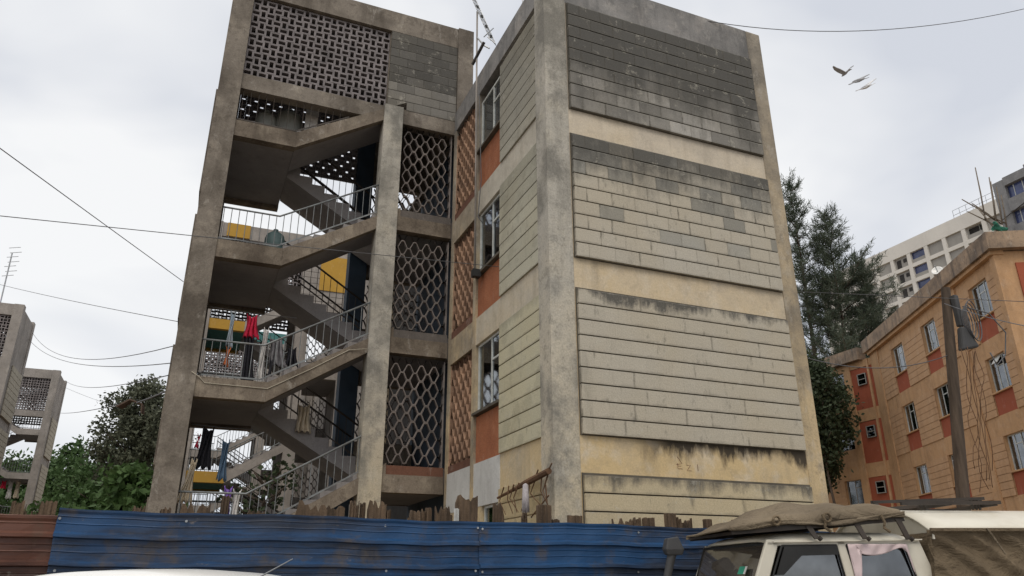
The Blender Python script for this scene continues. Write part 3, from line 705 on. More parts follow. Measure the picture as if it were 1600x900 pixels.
# ------------------------------------------------------------------ other blocks of the estate
M['towergrey'] = weathered('neighbour tower render', (.34, .31, .285), (.16, .145, .13), (.42, .38, .34), .5, .5, .15)
def shifted(ox, sx, oy): return lambda x, y, z: (ox + sx * x, oy + y, z)
def estate_block(label, T, mt, pm=None, lm=None, body=True, sm='soffit', wm=None):
    b = T(4.65, 9.5, GZ); o = empty('apartment_block', b); tag(o, label, 'building', 'blocks of the estate')
    if body:
        part('body_wall', mt, o, T, b=(5.1, 9.5, 9.6, 23.2, GZ - .1, 11.9))
        part('body_wall', mt, o, T, b=(4.66, 5.1, 9.6, 14.60, GZ - .1, 11.9))
    tower(o, T, False, mt, pm, lm, sm, wm); return o
YB = estate_block('estate block with yellow painted landing edges glimpsed through the main stair tower', shifted(0, 1, 14), 'towergrey', None, 'yellow', sm='green')
part('painted_patch', 'yellow', YB, shifted(0, 1, 14), b=(.0, .85, 14.62, 14.679, 13.97, 14.53))
part('painted_patch', 'yellow', YB, shifted(0, 1, 14), b=(3.7, 4.72, 14.64, 14.679, 12.25, 13.75))
estate_block('farthest estate block with dark green parapet glimpsed through the main stair', shifted(0, 1, 28), 'towergrey', 'green')
estate_block('nearer grey stair tower cut by the left picture edge', shifted(-9.6, -1, 28), 'towergrey')
estate_block('farther grey stair tower with washing hung below it at far left', shifted(-9.6, -1, 42), 'towergrey')

# ------------------------------------------------------------------ orange block, facade A (angled) and wing B
H2 = R(28.8); P0 = Vector((26.9, 18.1, GZ))
oa = empty('orange_block', (0, 0, GZ), P0, R(61.2)); tag(oa, 'orange painted block of flats with brick red panels and stained parapet', 'building')
A = WORLD
part('body_wall', 'orange', oa, A, b=(-2.0, 10.6, -9.0, -.80, GZ, 12.5))
part('roof', 'roofing', oa, A, b=(-2.15, 10.9, -9.0, -.2, 12.52, 12.62))
ROW = [(10.58, 11.92), (7.79, 9.08), (4.99, 6.24), (2.19, 3.44)]; PAN = [(9.73, 11.93), (6.97, 9.10), (4.17, 6.26), (1.37, 3.46)]
WS = [(-1.33, .04), (3.28, 4.66), (6.88, 8.30)]
for s0, s1 in ((-2.25, -1.95), (1.05, 1.60), (9.95, 10.95)):
    part('pilaster', 'orange', oa, A, b=(s0, s1, -.80, .05, GZ, 12.52))
SP = [(-1.949, -1.35), (.06, 1.049), (1.601, 3.26), (4.68, 6.86), (8.32, 9.949)]
for s0, s1 in SP: part('pier_wall', 'orange', oa, A, b=(s0 - .019, s1 + .019 if s1 not in (1.049, 9.949) else s1, -.80, -.02, GZ, 12.519))
for (z0, z1) in PAN:
    for s0, s1 in SP: courses(oa, A, s0, s1, z0, z1, 8, 'orangeblock', None, proud=.015)
cur_kinds = [('curtain', 1.0), ('curtain', .8), ('curtain', .55), (None, 1), ('curtain', .9), ('curtain', 1.0), ('curtain', 1.0), ('curtain', .7), (None, 1), ('curtain', 1), ('curtain', .6), ('curtain', .8)]
k = 0
for ri, (z0, z1) in enumerate(ROW):
    for wi, (s0, s1) in enumerate(WS):
        c, f = cur_kinds[k]; k += 1
        window(oa, A, s0, s1, z0, z1, c, (.34, .67), .72, vent=(ri == 1 and wi == 0) or (ri == 2 and wi == 1), cur=f, sill='orange')
        part('red_panel', 'redpaint', oa, A, b=(s0, s1, -.30, -.03, PAN[ri][0], z0 - .052))
        zt = PAN[ri - 1][0] if ri else 12.518
        part('band', 'orange', oa, A, b=(s0 - .018, s1 + .018, -.30, -.015, z1 + .002, zt - .002))
part('parapet', 'eaves', oa, A, b=(-2.55, 11.2, -.25, .30, 12.55, 13.2))
part('soffit_band', 'orange', oa, A, b=(-2.3, 10.95, -.3, .18, 12.40, 12.549))
# end face turned to the street
part('end_wall', 'orange', oa, A, b=(-2.24, -2.0, -9.0, -.801, GZ, 12.52))
part('parapet', 'eaves', oa, A, b=(-2.55, -2.2, -9.2, -.251, 12.552, 13.2))
for z0, z1 in ((9.6, 12.05), (6.9, 9.1)): part('red_panel', 'redpaint', oa, A, b=(-2.30, -2.241, -3.6, -.62, z0, z1))

ob = empty('orange_block', (32.15, 27.6, GZ)); tag(ob, 'shaded orange wing with tall dark red panels beside the feathery tree', 'building')
B = lambda s, d, z: (32.15 - d, s, z)
part('body_wall', 'orange', ob, B, b=(27.3, 37, -5.5, -.80, GZ, 12.5))
part('parapet', 'eaves', ob, B, b=(28.25, 37, -.3, .30, 12.3, 12.95))
part('pier_wall', 'orange', ob, B, b=(30.75, 37, -.80, -.02, GZ, 12.29))
for s0, s1 in ((27.3, 27.45), (27.93, 28.05), (29.2, 29.65)): part('pilaster', 'orange', ob, B, b=(s0, s1, -.8, .03, GZ, 12.299))
for ri, (z0, z1) in enumerate(PAN):
    part('red_panel', 'redpaint', ob, B, b=(28.055, 29.195, -.35, -.04, z0, z1 - (.02 if ri < 2 else .0)))
    part('red_panel', 'redpaint', ob, B, b=(27.455, 27.925, -.35, -.04, z0, z1))
    zt = PAN[ri - 1][0] - .003 if ri else 12.298
    part('band', 'orange', ob, B, b=(27.452, 29.198, -.36, -.02, z1 + .003, zt))
    window(ob, B, 29.66, 30.74, ROW[ri][0], ROW[ri][1], 'curtain' if ri == 1 else None, (.5,), .7, fm='infill')
    part('red_panel', 'orangeblock', ob, B, b=(29.652, 30.748, -.35, -.03, z0, ROW[ri][0] - .003))
    part('band', 'orange', ob, B, b=(29.652, 30.748, -.36, -.015, ROW[ri][1] + .003, zt))
    window(ob, B, 28.2, 28.75, z0 + 1.25, z0 + 1.85, None, (), .5, vent=False, depth=-.01, name='small_window', fm='infill') if ri < 3 else None
    courses(ob, B, 30.77, 33.2, z0, z1, 8, 'orangeblock', None, proud=.015)
    courses(ob, B, 33.6, 36.9, z0, z1, 8, 'orangeblock', None, proud=.015)

# dish on the orange roof
m = MB(); m.tube([(29.4, 21.0, 13.0), (29.5, 21.1, 14.0)], .03, 6)
d = m.build('satellite_dish', 'steel', base=True); tag(d, 'small satellite dish on the stained orange parapet', 'dish')
m = MB(); c = Vector((29.5, 21.05, 14.2)); ax = Vector((-.8, -.4, .45)).normalized(); u_ = ax.orthogonal().normalized(); v_ = ax.cross(u_)
m.grid(lambda a, b: tuple(c + (u_ * math.cos(a * 6.2832) + v_ * math.sin(a * 6.2832)) * (.02 + .22 * b) + ax * (.09 * b * b)), 18, 5, True)
o = m.build('reflector', 'whitecar', d, smooth=True); o.modifiers.new('s', 'SOLIDIFY').thickness = .02
m = MB(); m.tube([tuple(c), tuple(c + ax * .4)], .02, 6); m.build('feed_arm', 'steel', d)

# ------------------------------------------------------------------ far white grid block and raw concrete block
wb = empty('high_rise', (114, 85, GZ)); tag(wb, 'tall white tower block with square grid facade far behind the trees', 'building')
WF = lambda s, d, z: (114 - d, s, z)
part('body_wall', 'white', wb, WF, b=(58, 107, -14, -1.2, GZ, 58.2))
part('parapet', 'white', wb, WF, b=(58, 107.2, -.6, .06, 55.97, 58.5))
cols = [107.0, 105.0, 102.6, 97.0, 93.5, 89.8, 86.2, 82.6, 79.0, 75.3, 71.6, 68, 64.4, 60.8]
ROWN = 9; ch, bh = 2.12, .68
for c in cols: part('mullion', 'white', wb, WF, b=(c - .36, c + .36, -1.2, .03, 20, 55.96))
for j in range(1, ROWN):
    z = 55.96 - j * (ch + bh); part('floor_band', 'white', wb, WF, b=(58, 107.1, -1.15, 0, z, z + bh))
part('lower_wall', 'white', wb, WF, b=(58, 107, -1.19, -.1, GZ, 55.96 - (ROWN - 1) * (ch + bh) - .01))
for i in range(len(cols) - 1):
    s1, s0 = cols[i] - .36, cols[i + 1] + .36
    for j in range(ROWN - 1):
        z1 = 55.96 - j * (ch + bh); z0 = z1 - ch
        kind = {2: 'log', 5: 'door', 6: 'blue', 8: 'grey', 9: 'log'}.get(i, 'grey')
        if kind == 'grey': part('infill_panel', 'infill', wb, WF, b=(s0, s1, -.9, -.30, z0, z1))
        elif kind == 'blue':
            w_ = part('glazing', 'blueglass', wb, WF, b=(s0, s1, -.8, -.5, z0 + .75, z1)); part('parapet_wall', 'infill', w_, WF, b=(s0, s1, -.55, -.25, z0, z0 + .74))
        elif kind == 'door':
            w_ = part('infill_panel', 'infill', wb, WF, b=(s0, s1, -.9, -.40, z0, z1))
            part('door', 'room', w_, WF, b=(s1 - 1.25, s1 - .35, -.45, -.36, z0 + .05, z0 + 1.75)); part('small_window', 'room', w_, WF, b=(s0 + .45, s0 + 1.15, -.45, -.36, z0 + .95, z0 + 1.65))
        else:
            w_ = part('loggia', 'room', wb, WF, b=(s0, s1, -1.1, -1.0, z0, z1)); part('parapet_wall', 'infill', w_, WF, b=(s0, s1, -.6, -.25, z0, z0 + .8))
            part('door', 'frame', w_, WF, b=(s0 + (s1 - s0) * .35, s0 + (s1 - s0) * .37, -.99, -.93, z0 + .8, z1))
m = MB(WF)
for i in range(12): m.tube([(76.4 - i * 1.2, -.2, 58.2), (76.4 - i * 1.2, -.2, 60.0)], .04, 4)
for z in (59.1, 60.0): m.tube([(76.4, -.2, z), (63.2, -.2, z)], .04, 4)
tag(m.build('roof_rail', 'steel', wb), kind='stuff')

rb = empty('unfinished_block', (64, 34, GZ)); tag(rb, 'raw grey concrete building under construction with blue glazing at top right', 'building')
RF = lambda s, d, z: (64 - d, s, z)
part('body_wall', 'rawconc', rb, RF, b=(22, 38.4, -10, -.6, GZ, 34.9))
part('edge_wall', 'rawconc', rb, RF, b=(37.55, 38.6, -.6, 0, GZ, 35.0))
for z0, z1 in ((34.3, 35.1), (31.75, 32.95), (28.9, 30.4), (26.3, 27.5)): part('slab_band', 'rawconc', rb, RF, b=(22, 37.549, -.6, .10, z0, z1))
for z0, z1 in ((32.95, 34.3), (30.4, 31.75), (27.5, 28.9)):
    g_ = part('glazing', 'blueglass', rb, RF, b=(22, 37.54, -.5, -.35, z0 + .002, z1 - .002))
    for s in (37.0, 36.2, 34.8, 33.0): part('mullion', 'frame', g_, RF, b=(s - .03, s + .03, -.349, -.30, z0 + .002, z1 - .002))
m = MB(RF); m.tube([(38.4, .1, 31.3), (36, .2, 32.0)], .04, 6); m.build('pipe', 'rackmetal', rb)
part('water_tank', 'rawconc', rb, RF, b=(35.4, 36.1, -1.6, -.9, 35.1, 35.9))
# scaffold poles sticking up beside it
for i, (a, b) in enumerate([((60.2, 37.6, 30.2), (60.5, 37.5, 35.4)), ((60.9, 37.2, 30.0), (61.4, 37.1, 34.4)), ((61.1, 37.3, 30.0), (61.3, 37.0, 33.9)),
                            ((61.5, 37.1, 29.8), (61.7, 36.9, 33.4)), ((61.8, 37.0, 29.5), (61.9, 36.8, 32.6)), ((61.0, 37.3, 30.2), (58.7, 38.2, 32.2)),
                            ((61.2, 37.3, 29.6), (58.9, 38.1, 31.0)), ((61.5, 37.2, 29.9), (59.5, 37.9, 31.8)), ((60.9, 37.2, 28.6), (59.6, 37.6, 31.2)), ((61.9, 37.0, 29.9), (60.4, 37.4, 30.6))]):
    m = MB(); m.tube([a, tuple((Vector(a) + Vector(b)) / 2 + Vector((.05, 0, .04 * (i % 3)))), b], [.07, .06, .045], 6)
    tag(m.build('scaffold_pole', 'bamboo', smooth=True), ('tallest scaffold pole standing upright against the sky', 'second tallest upright scaffold pole', 'upright scaffold pole close behind the second tallest', 'upright scaffold pole nearest but one to the raw concrete corner',
        'shortest upright scaffold pole touching the raw concrete corner', 'slanting scaffold pole reaching highest to the left', 'slanting scaffold pole reaching out lowest to the left', 'slanting scaffold pole between the two longest slanting ones',
        'steep slanting scaffold pole crossing the others from below', 'short slanting scaffold pole beside the green net')[i], 'pole', 'scaffold poles beside the raw concrete block')
m = MB(); m.grid(lambda a, b: (57.5 + .9 * a, 35.4 - .3 * a + .25 * math.sin(9 * a + 5 * b), 27.7 + .7 * b + .25 * math.sin(7 * a) - .3 * a), 10, 8)
o = m.build('debris_net', 'net', smooth=True); o.modifiers.new('s', 'SOLIDIFY').thickness = .03; tag(o, 'crumpled green debris net hanging by the scaffold poles', 'net')
m = MB(); m.tube([(57.8, 35.5, 27.5), (58.4, 35.6, 28.7), (60.2, 37, 29.2)], .12, 5); m.build('rope', 'bamboo', o)

# ------------------------------------------------------------------ corrugated fence with timber slabs
fe = empty('sheet_fence', (3, 8.6, GZ)); tag(fe, 'dirty box profile sheet fence in blue and brown with ragged timbers behind', 'fence')
def sheet(x0, x1, ztop, mat, label, dy=0., slope=0.):
    prof = [(GZ + .02, 0)]; z = 1.89 - .255 * 8
    while z < ztop - .12:
        prof += [(z - .030, 0), (z - .018, -.042), (z + .012, -.042), (z + .034, 0), (z + .10, 0), (z + .108, -.006), (z + .116, 0), (z + .165, 0), (z + .173, -.006), (z + .181, 0)]; z += .255
    prof += [(ztop - .045, 0), (ztop - .02, -.012), (ztop, -.014)]
    n = 46; m = MB()
    wob = lambda x, zz: .018 * math.sin(x * 2.1 + zz) + .010 * math.sin(x * 6.3 + 2 * zz) + .005 * math.sin(x * 17 + 3 * zz) + .006 * math.sin(x * 11.3 - 9 * zz)
    vs = []; k = len(prof)
    for i in range(n + 1):
        x = x0 + (x1 - x0) * i / n
        for zz, d in prof:
            dent = .03 * math.exp(-((x - x1 + .25) / .3) ** 2 - ((zz - 1.55) / .15) ** 2)
            vs.append((x + .006 * math.sin(zz * 9), 8.6 + dy + d + wob(x, zz) + dent, zz + slope * (x - x0) + .009 * math.sin(x * 2.3 + x0) + .004 * math.sin(x * 9.1)))
    fs = [(i * k + j, (i + 1) * k + j, (i + 1) * k + j + 1, i * k + j + 1) for i in range(n) for j in range(k - 1)]
    m.add(vs, fs); o = m.build('sheet', mat, fe, fix=False); o.modifiers.new('s', 'SOLIDIFY').thickness = .002
    o['label'] = label
    for i in range(int((x1 - x0) / 1.0) + 1):
        for zz in (ztop - .09, ztop - .56):
            x = x0 + .06 + i * (x1 - x0 - .12) / max(1, int((x1 - x0) / 1.0)) + random.uniform(-.05, .05)
            if x0 < x < x1: inst('nail', NAIL, 'steel', (x, 8.6 + dy - .012, zz), o, (.026, .026, .012), (R(90), 0, 0))
NAIL = MB().tube([(0, 0, -.5), (0, 0, .5)], .5, 8).mesh('nail')
sheet(-6.5, -1.06, 2.06, 'brownsheet', 'rust brown sheet at the left end', .03)
sheet(-1.12, 3.22, 2.135, 'bluesheet', 'long blue sheet', 0, -.004)
sheet(3.20, 9.6, 2.125, 'bluesheet', 'blue sheet scraped bare along its left edge', -.012, -.003)
def slab(px0, px1, zt, y=8.80, rag=.05, th=.05):
    n = 11; m = MB(); top = [zt - rag * (random.random() ** 1.5) * 1.7 * (1 if 0 < i < n else 1.5) for i in range(n + 1)]
    vs = []; 
    for yy in (y, y + th):
        for i in range(n + 1):
            x = px0 + (px1 - px0) * i / n; vs += [(x, yy + .008 * math.sin(i * 2.3 + px0 * 7), GZ), (x + random.uniform(-.006, .006), yy + .01 * math.sin(i * 1.7), top[i])]
    k = 2 * (n + 1); fs = []
    for i in range(n):
        a = 2 * i
        fs += [(a, a + 2, a + 3, a + 1), (k + a, k + a + 1, k + a + 3, k + a + 2), (a + 1, a + 3, k + a + 3, k + a + 1)]
    fs += [(0, 1, k + 1, k), (2 * n, k + 2 * n, k + 2 * n + 1, 2 * n + 1)]
    m.add(vs, fs); return m.build('timber_slab', 'wood', fe)
for a, b, z, rg in [(-1.56, -1.44, 2.22, .06), (-1.43, -1.33, 2.12, .05), (-1.33, -1.18, 2.23, .04), (-2.1, -1.62, 2.15, .12), (-2.9, -2.2, 2.2, .1), (-4, -3, 2.2, .1),
                    (-.50, -.38, 2.20, .03), (-.24, -.14, 2.2, .02), (-.06, .24, 2.26, .09), (.34, .42, 2.33, .01), (.62, .80, 2.20, .03),
                    (1.12, 1.46, 2.31, .07), (1.47, 1.66, 2.27, .03), (1.72, 1.82, 2.33, .06), (1.84, 1.90, 2.32, .04), (1.92, 2.13, 2.34, .07), (2.14, 2.19, 2.24, .02),
                    (2.38, 2.54, 2.24, .08), (2.55, 2.60, 2.26, .03), (2.61, 2.68, 2.28, .02), (2.73, 2.94, 2.30, .07), (2.985, 3.25, 2.44, .05),
                    (3.47, 3.61, 2.37, .10), (3.84, 3.91, 2.26, .09), (4.06, 4.24, 2.36, .01), (4.26, 4.36, 2.19, .03), (4.49, 4.68, 2.24, .005),
                    (5.12, 5.42, 2.25, .10), (5.43, 5.54, 2.24, .06), (5.60, 5.77, 2.245, .01), (5.95, 6.11, 2.31, .005), (6.12, 6.34, 2.26, .12), (6.58, 6.70, 2.25, .005), (7.0, 7.3, 2.25, .05)]:
    slab(a, b, z, 8.78 + random.uniform(0, .06), rg)
st_ = slab(2.94, 2.98, 2.27, 8.72, .005, .03); st_.name = 'white_batten'; st_.material_slots[0].link = 'OBJECT'; st_.material_slots[0].material = M['whitepaint']; st_['label'] = 'narrow white batten'

# ------------------------------------------------------------------ camera-aligned street vehicles
def street(rt, fw): return Vector((fw * math.sin(CAMH) + rt * math.cos(CAMH), fw * math.cos(CAMH) - rt * math.sin(CAMH), GZ))
TY = R(7)                                # the truck stands a little askew to the street
def trk(x, y):
    dx, dy = x - 2.5, y - 7.5
    return street(2.5 + dx * math.cos(TY) - dy * math.sin(TY), 7.5 + dx * math.sin(TY) + dy * math.cos(TY))
tk = empty('pickup_truck', (4.2, 8.3, GZ), trk(4.2, 8.3), -CAMH + TY)
tag(tk, 'cream double cab pickup with roof rack, snorkel and khaki canvas canopy', 'truck')
yn, yf, ym = 7.48, 9.12, 8.3
def vs_(x): return x
# roof shell
def roof_z(x, v): 
    e = abs(2 * v - 1); zx = 1.81 + .022 * min(1, (x - 2.4) / .5)
    return zx + .085 * (1 - e ** 9) * min(1, max(0, (x - 2.36) / .22)) ** .6
m = MB(); m.grid(lambda u, v: (2.42 - .10 * 0 + 1.54 * u - .05 * (1 - abs(2 * v - 1) ** 2) * (1 - u), yn + (yf - yn) * v, roof_z(2.42 + 1.54 * u, v) - (.05 * max(0, u - .9) * 10) * 1.0), 24, 24)
o = m.build('roof', 'truck', tk, smooth=True); o.modifiers.new('s', 'SOLIDIFY').thickness = .03
for y in (yn - .02, yf + .02):
    m = MB(); m.bar((2.46, y, 1.812), (3.97, y, 1.838), .022, .010); m.build('rain_gutter', 'truck', tk)
    d = -1 if y < ym else 1; ya, yb = (yn, yn + .05) if d < 0 else (yf - .05, yf)
    for poly in ([(2.40, 1.82), (2.53, 1.82), (2.27, 1.20), (2.13, 1.20)], [(3.10, 1.83), (3.19, 1.83), (3.30, 1.20), (3.19, 1.20)], [(3.80, 1.835), (3.96, 1.835), (4.16, 1.20), (3.93, 1.20)],
                 [(2.40, 1.835), (3.95, 1.845), (3.95, 1.79), (2.40, 1.775)]):
        m = MB(); m.prism(poly, ya, yb, 1); m.build('pillar', 'truck', tk, bevel=.012)
    for poly in ([(2.545, 1.775), (3.09, 1.785), (3.18, 1.22), (2.29, 1.22)], [(3.20, 1.785), (3.79, 1.79), (3.92, 1.22), (3.31, 1.22)]):
        yy = (ya + yb) / 2; m = MB(); m.prism(poly, yy - .003, yy + .003, 1); w_ = m.build('side_window', 'sideglass', tk)
        cx = sum(p[0] for p in poly) / 4; cz = sum(p[1] for p in poly) / 4; pts = poly + [poly[0]]
        m = MB(); yo = ya - .004 if d < 0 else yb + .004
        m.tube([(p[0], yo, p[1]) for p in pts], .013, 6); m.build('rubber_seal', 'black', w_)
        if d < 0 and poly[0][0] < 2.6:           # wind deflector over the front door glass
            m = MB(); m.prism([(2.56, 1.77), (3.09, 1.78), (3.10, 1.70), (2.72, 1.69), (2.52, 1.52), (2.45, 1.52)], yn - .03, yn - .018, 1); m.build('wind_deflector', 'black', w_)
    # doors and lower body side
    for x0, x1 in ((2.17, 3.22), (3.235, 4.05)):
        m = MB(); m.box(x0, x1, (yn - .055) if d < 0 else yf, yn if d < 0 else yf + .055, .55, 1.205); dr = m.build('door', 'truck', tk, bevel=.02)
        m = MB(); yy = yn - .075 if d < 0 else yf + .075; m.tube([(x1 - .28, yy, 1.06), (x1 - .10, yy, 1.06)], .015, 6); m.build('door_handle', 'black', dr)
    m = MB(); m.box(.75, 2.16, (yn - .055) if d < 0 else yf - .25, yn + .25 if d < 0 else yf + .055, .62, 1.14); m.build('fender', 'truck', tk, bevel=.05)
    m = MB(); yy = yn - .06 if d < 0 else yf + .06
    m.tube([(.72, yn + .16 if d < 0 else yf - .16, .95), (.66, yn + .16 if d < 0 else yf - .16, .95)], .11, 16); m.build('headlight', 'frame', tk)
    for x in (1.25, 5.35):
        m = MB(); yc = yn + .02 if d < 0 else yf - .02; m.grid(lambda u, v: (x + (.37 - .05 * abs(2 * v - 1) ** 3) * math.cos(u * 6.2832), yc - .12 + .24 * v, GZ + .37 + (.37 - .05 * abs(2 * v - 1) ** 3) * math.sin(u * 6.2832)), 24, 8, True)
        wl = m.build('wheel', 'black', tk, smooth=True)
        m = MB(); yo = yc - .09 * 1 if d < 0 else yc + .09; m.tube([(x, yo - .03, GZ + .37), (x, yo + .03, GZ + .37)], .21, 18); m.build('rim', 'frame', wl)
# windscreen
m = MB(); m.add([(2.43, yn + .06, 1.80), (2.38, yf - .06, 1.80), (2.15, yf - .06, 1.20), (2.17, yn + .06, 1.20)], [(0, 1, 2, 3)])
ws_ = m.build('windscreen', 'carglass', tk, fix=False); ws_.modifiers.new('s', 'SOLIDIFY').thickness = .006
m = MB(); m.tube([(2.43, yn + .06, 1.80), (2.38, yf - .06, 1.80), (2.15, yf - .06, 1.20), (2.17, yn + .06, 1.20), (2.43, yn + .06, 1.80)], .016, 6); m.build('rubber_seal', 'black', ws_)
m = MB(); m.add([(2.305, 7.80, 1.60), (2.297, 7.92, 1.60), (2.262, 7.92, 1.53), (2.27, 7.80, 1.53)], [(0, 1, 2, 3)]); o = m.build('permit_sticker', 'sticker', ws_, fix=False); o.modifiers.new('s', 'SOLIDIFY').thickness = .003
m = MB(); m.add([(2.304, 7.755, 1.60), (2.304, 7.797, 1.60), (2.268, 7.797, 1.53), (2.268, 7.755, 1.53)], [(0, 1, 2, 3)]); o = m.build('sticker_margin', 'whitecar', ws_, fix=False); o.modifiers.new('s', 'SOLIDIFY').thickness = .003
# cabin interior
m = MB(); m.box(2.3, 3.98, yn + .06, yf - .06, .6, .9); m.build('cabin_floor', 'trim', tk)
m = MB(); m.box(3.90, 3.97, yn + .051, yf - .051, .9, 1.80); m.build('cab_rear_wall', 'trim', tk)
for x, y in ((2.95, 7.85), (2.95, 8.75), (3.6, 8.3)):
    m = MB(); m.prism([(x - .2, .9), (x + .2, .9), (x + .34, 1.52), (x + .2, 1.55), (x + .05, 1.05), (x - .2, 1.03)], y - .26, y + .26, 1); m.build('seat', 'trim', tk, bevel=.03)
# drape pinned in the rear door window
def drape(u, v):
    top = 1.795; swag = .035 + .085 * math.sin(math.pi * min(1, u * 1.15)) * (1 - .45 * u)
    tail = .46 * max(0, 1 - u / .13) ** .6 if u < .13 else (.33 * max(0, (u - .93) / .07) ** .6 if u > .93 else 0)
    return (3.20 + .60 * u + (.05 * v if u < .13 else .06 * v if u > .93 else 0), yn - .018 + .008 * math.sin(24 * u + 3 * v), top - v * max(swag, tail))
m = MB(); m.grid(drape, 48, 8)
o = m.build('window_drape', 'pinkcloth', tk, smooth=True); o.modifiers.new('s', 'SOLIDIFY').thickness = .006
# bonnet, grille, bumper, chassis, load bed
m = MB(); m.grid(lambda u, v: (.70 + 1.46 * u, yn + .05 + (yf - yn - .10) * v, 1.08 + .13 * u + .06 * (1 - abs(2 * v - 1) ** 3)), 12, 12); o = m.build('bonnet', 'truck', tk, smooth=True); o.modifiers.new('s', 'SOLIDIFY').thickness = .03
m = MB(); m.box(.70, .76, yn + .26, yf - .26, .66, 1.05); gr = m.build('grille', 'black', tk)
for i in range(5): part('grille_bar', 'frame', gr, None, b=(.685, .70, yn + .28, yf - .28, .70 + i * .075, .725 + i * .075))
m = MB(); m.box(.50, .66, yn - .04, yf + .04, .42, .62); m.build('bumper', 'frame', tk, bevel=.04)
m = MB(); m.box(.8, 6.7, yn + .35, yf - .35, .40, .60); m.build('chassis', 'black', tk)
m = MB(); m.box(2.17, 4.05, yn + .001, yf - .001, .50, .60); m.build('floor_pan', 'truck', tk)
m = MB(); m.box(4.08, 6.75, yn - .08, yf + .08, .70, 1.25); m.build('load_bed', 'truck', tk, bevel=.03)
# canopy: bowed white roof and canvas sides with diagonal creases
CX0, CX1 = 4.02, 6.9
m = MB(); m.grid(lambda u, v: (CX0 + (CX1 - CX0) * u, yn - .09 + (yf - yn + .18) * v, 1.93 + .235 * (1 - abs(2 * v - 1) ** 2.6) + .012 * u), 10, 24)
o = m.build('canopy_roof', 'truck', tk, smooth=True); o.modifiers.new('s', 'SOLIDIFY').thickness = .02
m = MB(); m.prism([(yn - .085 + (yf - yn + .17) * i / 24, 1.925 + .225 * (1 - abs(2 * i / 24 - 1) ** 2.6)) for i in range(25)] + [(yf + .085, 1.84), (yn - .085, 1.84)], CX0 + .03, CX0 + .05, 0)
m.build('canopy_front', 'truck', tk)
def canv(side_):
    y0 = yn - .075 if side_ < 0 else yf + .075
    def fn(u, v):
        x = CX0 - .02 + (CX1 - CX0) * u; z = 1.925 - v * .85
        f = (abs(math.sin(24 * u - 9 * v - .2)) ** .45) * -.075 * min(1, v * 5 + .15) + .02 * math.sin(61 * u - 24 * v) * v + .09 * v
        return (x + .02 * math.sin(6 * v), y0 + side_ * (f + .01), z)
    m = MB(); m.grid(fn, 90, 26); o = m.build('canvas_side', 'canvas', tk, smooth=True); o.modifiers.new('s', 'SOLIDIFY').thickness = .008; return o
cn = canv(-1); canv(1)
m = MB(); m.grid(lambda u, v: (CX0 + .01 - .03 * v + .012 * math.sin(9 * u + 4 * v), yn - .07 + (yf - yn + .14) * u, 1.90 - .75 * v), 20, 8); o = m.build('canvas_front', 'canvas', tk, smooth=True); o.modifiers.new('s', 'SOLIDIFY').thickness = .008
m = MB(); m.bar((CX0, yn - .11, 1.925), (CX1, yn - .11, 1.937), .02, .03); m.build('canopy_batten', 'canvas', tk)
m = MB(); m.tube([(4.60, yn - .13, 1.94), (4.63, yn - .14, 1.88), (4.72, yn - .15, 1.70)], .009, 6); m.build('tie_rope', 'tarp', tk)
# roof rack over the cab
rk = MB(); RZ = lambda x: 1.895 + .075 * (x - 2.0)
rk.bar((2.06, yn - .02, RZ(2.06)), (3.82, yn - .02, RZ(3.82)), .03, .05)
rko = rk.build('roof_rack', 'rackmetal', tk)
m = MB(); m.bar((2.25, yf + .02, RZ(2.25)), (3.82, yf + .02, RZ(3.82)), .03, .05); m.build('rack_rail', 'rackmetal', rko)
for i in range(8):
    x = 2.25 + i * .22; m = MB(); m.bar((x, yn - .02, RZ(x) + .001), (x, yf + .02, RZ(x) + .001), .03, .025); m.build('rack_bar', 'rackmetal', rko)
for x in (2.86, 3.35, 3.79):
    for y, s in ((yn - .03, -1), (yf + .03, 1)):
        m = MB(); m.add([(x - .07, y, RZ(x)), (x - .01, y, RZ(x)), (x + .045, y + s * .02, 1.835), (x - .005, y + s * .02, 1.835), (x - .07, y + s * .012, RZ(x)), (x - .01, y + s * .012, RZ(x)), (x + .045, y + s * .04, 1.835), (x - .005, y + s * .04, 1.835)],
                        [(0, 1, 2, 3), (4, 7, 6, 5), (0, 4, 5, 1), (1, 5, 6, 2), (2, 6, 7, 3), (3, 7, 4, 0)]); m.build('rack_foot', 'rackmetal', rko)
        m = MB(); m.tube([(x + .03, y + s * .05, 1.85), (x + .05, y + s * .05, 1.83)], .022, 8); m.build('foot_clamp', 'rackmetal', rko)
# ladder frame on the canopy
lr = MB(); lr.bar((3.86, 8.0, 2.235), (5.15, 8.0, 2.285), .03, .03); lro = lr.build('canopy_rack', 'rackmetal', tk)
for a, b in (((3.86, 8.0, 2.23), (4.4, 8.6, 2.19)), ((4.2, 8.55, 2.20), (5.16, 8.05, 2.27)), ((4.05, 7.8, 2.205), (5.17, 7.8, 2.225)), ((4.05, 8.6, 2.19), (5.17, 8.6, 2.21)), ((4.6, 7.8, 2.21), (4.6, 8.6, 2.20)), ((5.12, 7.8, 2.21), (5.12, 8.6, 2.20))):
    m = MB(); m.bar(a, b, .03, .035); m.build('rack_bar', 'rackmetal', lro)
for x in (4.42, 4.47, 5.02, 5.06, 5.10):
    m = MB(); m.bar((x, 8.02, 2.17), (x - .03, 8.0, 2.27), .02, .03); m.build('rack_post', 'rackmetal', lro)
